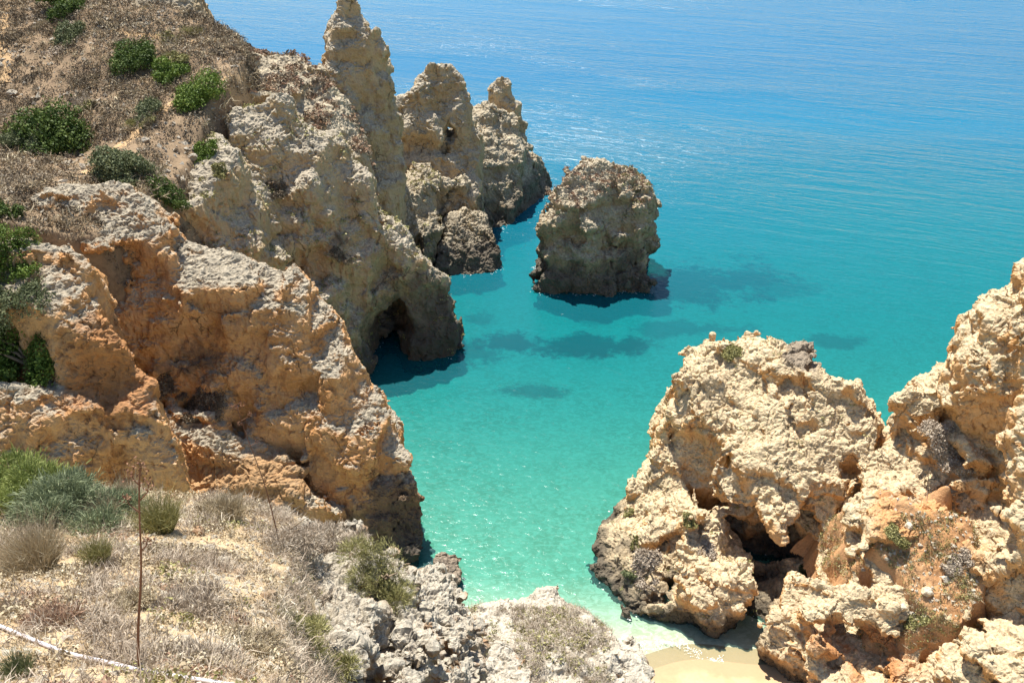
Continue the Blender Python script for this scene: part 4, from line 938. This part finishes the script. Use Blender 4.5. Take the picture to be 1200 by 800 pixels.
stalk((328, 632), (277, 476), 'thin leaning stalk with a forked pale head in front of the golden cliff', .02, [(.72, .07, .05), (.84, -.04, .06), (.9, .08, .07), (.97, -.05, .04), (.97, .05, .06)], .006, .05, 4)
def draped(name, px, r, mat, lift=1., seg=8):
    P = []
    for i in range(len(px) - 1):
        for k in np.linspace(0, 1, 7, endpoint=(i == len(px) - 2)):
            x = px[i][0] * (1 - k) + px[i + 1][0] * k; y = px[i][1] * (1 - k) + px[i + 1][1] * k
            P.append(np.array(GH(x, y)) + [0, 0, r * lift])
    P = np.array(P)
    for _ in range(3): P[1:-1] = (P[:-2] + 2 * P[1:-1] + P[2:]) / 4
    V, F = tube(P, r, seg); c = V.mean(0); o = link(name, mesh_from(name, V - c, F, mat)); o.location = c; return o
gb = bvh(ground)
def GH(px, py):
    d = Vector(ray(px, py)).normalized(); q = gb.ray_cast(Vector((0, 0, CAMH)), d)
    return q[0] if q[0] is not None else Vector(U(px, py, 4))
hose = draped('hose', [(-40, 724), (0, 735), (40, 752), (80, 768), (130, 779), (165, 788), (210, 795), (260, 803), (320, 812)], .0115, plain('white_hose_plastic', (.62, .58, .60), .45), 1.6); tag(hose, 'whitish plastic hose lying across the sandy ground in front', 'hose')
cord = draped('cord', [(-30, 697), (0, 696), (50, 693), (90, 697), (150, 698)], .004, plain('dark_cord', (.20, .14, .11)), 2.5, 5); tag(cord, 'thin dark cord lying left of the brown stalk', 'cord')
rp0, rp1 = hit(1085, 556)[0], hit(1080, 655)[0]
V, F = tube([np.array(rp0) + [0, -.25, .1], np.array(rp0) * .5 + np.array(rp1) * .5 + [0, -.1, .15], np.array(rp1) + [0, 0, .03]], .016, 5); c = V.mean(0)
rope = link('rope', mesh_from('rope', V - c, F, plain('rope', (.25, .17, .11)))); rope.location = c; tag(rope, 'thin rope hanging down the orange gully', 'rope')
# --- loose stones
def boulder_at(px, py, wpx, mat, label, seed, group):
    loc, nor, dep, ob = hit(px, py); r = wpx * .5 * dep / FPX; rg = np.random.RandomState(seed)
    bm = bmesh.new(); bmesh.ops.create_icosphere(bm, subdivisions=4, radius=1.); P = np.array([v.co for v in bm.verts])
    cut = rnd_unit(rg, 12); dd = rg.uniform(.55, .95, 12)
    for n_, d_ in zip(cut, dd): e = P @ n_ - d_; P = P - np.clip(e, 0, 9)[:, None] * n_
    P = P * (1 + .14 * fbm(P * 2 + seed, 4)[:, None]) * r * np.array([1, .8, .75])
    for v, p in zip(bm.verts, P): v.co = p
    me = bpy.data.meshes.new('loose_stone'); bm.to_mesh(me); bm.free(); me.materials.append(mat)
    o = link('loose_stone', me); o.location = loc + Vector((0, 0, r * .2)); return tag(o, label, 'stone', group)
for i, a in enumerate([(1065, 617, 13, 'pale lumpy stone beside the shrub at the head of the gully'), (1086, 694, 15, 'whitest upright stone near the middle of the gully'), (1109, 680, 14, 'rounded pinkish white stone right of the whitest one'),
                       (1057, 713, 13, 'flat grey stone left of the whitest one'), (1069, 719, 9, 'small tan stone below the flat grey one'), (1039, 655, 6, 'small white stone on the grey green scrub'), (1012, 668, 7, 'tiny pale stone at the left rim of the gully')]):
    boulder_at(*a[:3], M_stone, a[3], 20 + i, 'loose stones in the gully')
for i, a in enumerate([(172, 166, 12, 'pale stone on the bare hillside above the grey green shrub'), (226, 186, 13, 'larger pale stone on the bare slope near the small yellow green shrub'), (15, 112, 14, 'pale stone beside the trodden track at the left'), (205, 95, 8, 'small pale stone in front of the bright shrubs')]):
    boulder_at(*a[:3], M_stonered, a[3], 40 + i, 'loose stones on the hillside')
for i, a in enumerate([(178, 618, 26, 'pale flat stone near the straw green tuft'), (233, 625, 20, 'white crusted stone at the start of the stone line'), (245, 645, 18, 'second white crusted stone of the line'), (262, 660, 20, 'third white crusted stone, largest of the line'), (280, 672, 16, 'last white crusted stone, towards the ledge'), (316, 700, 24, 'grey crusted stone by the ledge')]):
    boulder_at(*a[:3], M_near, a[3], 60 + i, 'crusted stones on the clifftop')
# --- trodden paths draped on the hillside
hb = bvh(hill)
def path(pts, w):
    P = []
    for i in range(len(pts) - 1):
        for k in np.linspace(0, 1, 12, endpoint=False):
            x = pts[i][0] * (1 - k) + pts[i + 1][0] * k; y = pts[i][1] * (1 - k) + pts[i + 1][1] * k
            q = hb.ray_cast(Vector((0, 0, CAMH)), Vector(ray(x, y)).normalized())[0]
            if q is not None: P.append(q)
    V = []; F = []
    for i, p in enumerate(P):
        t = (P[min(i + 1, len(P) - 1)] - P[max(i - 1, 0)]); t.z = 0; t.normalize(); s_ = Vector((-t.y, t.x, 0)); ww = w * (.75 + .5 * abs(math.sin(i * .7)) + .2 * math.sin(i * 2.3))
        for k in (-1, -.5, 0, .5, 1):
            q = p + s_ * ww * k; h_ = hb.ray_cast(q + Vector((0, 0, 5)), Vector((0, 0, -1)))[0]; z = (h_.z if h_ else q.z) + (.07 if abs(k) < 1 else -.05); V.append((q.x, q.y, z))
    for i in range(len(P) - 1):
        for k in range(4): F.append((i * 5 + k, (i + 1) * 5 + k, (i + 1) * 5 + k + 1, i * 5 + k + 1))
    o = link('path', mesh_from('path', V, F, M_path)); tag(o, kind='structure')
path([(14, 0), (4, 25), (2, 55), (10, 78), (4, 100)], .45)
path([(130, 36), (150, 41), (192, 43)], .35); path([(213, 51), (238, 51), (262, 47)], .35)
path([(266, 104), (285, 102), (302, 104)], .5); path([(100, 205), (130, 178), (170, 150), (200, 122), (240, 112)], .45)
# --- broken white water along the foot of the rocks
rg = np.random.RandomState(8); Cw = []
for o, n in ((stack, 420), (head, 120), (islet, 160), (grey, 160), (golden, 120), (crag, 160), (boulder, 30)):
    me = o.data; V = np.empty(len(me.vertices) * 3, np.float32); me.vertices.foreach_get('co', V); V = V.reshape(-1, 3) + np.array(o.location, np.float32)
    V = V[(np.abs(V[:, 2]) < .15)]; V = V[np.clip(noise(V * [.8, .8, 0] + 3) + .25, 0, 1) > .3]
    if len(V):
        c = V[rg.choice(len(V), n)] + rg.normal(size=(n, 3)) * [.22, .28, 0]; c[:, 2] = .015; Cw.append(c)
Cw = np.concatenate(Cw); V, F = cards(rg, Cw, np.tile([0, 0, 1.], (len(Cw), 1)), rg.uniform(.02, .075, len(Cw)), .6, .1)
M_foam = plain('foam', (.8, .82, .78), .5); tag(link('wash', mesh_from('wash', V, F, M_foam)), 'specks of white water around the feet of the rocks', 'foam', kind='stuff')
# --- foam where the last ripple meets the beach
rg = np.random.RandomState(3); Cf = []
for t in np.linspace(0, 1, 700):
    if abs(math.sin(t * 23) + .5 * math.sin(t * 57)) < .35: continue
    a = UZ(728 + 120 * t, 745 + 26 * t + 5 * math.sin(t * 9), 0); Cf.append(a + np.array([rg.normal() * .08, rg.normal() * (.05 + .16 * abs(math.sin(t * 7))), .012]))
V, F = cards(rg, np.array(Cf), np.tile([0, 0, 1.], (len(Cf), 1)), rg.uniform(.008, .035, len(Cf)), .7, .1)
fo = link('foam', mesh_from('foam', V, F, M_foam)); tag(fo, 'thin white foam line on the sand edge', 'foam', kind='stuff')
print('done', round(time.time() - T0, 1))
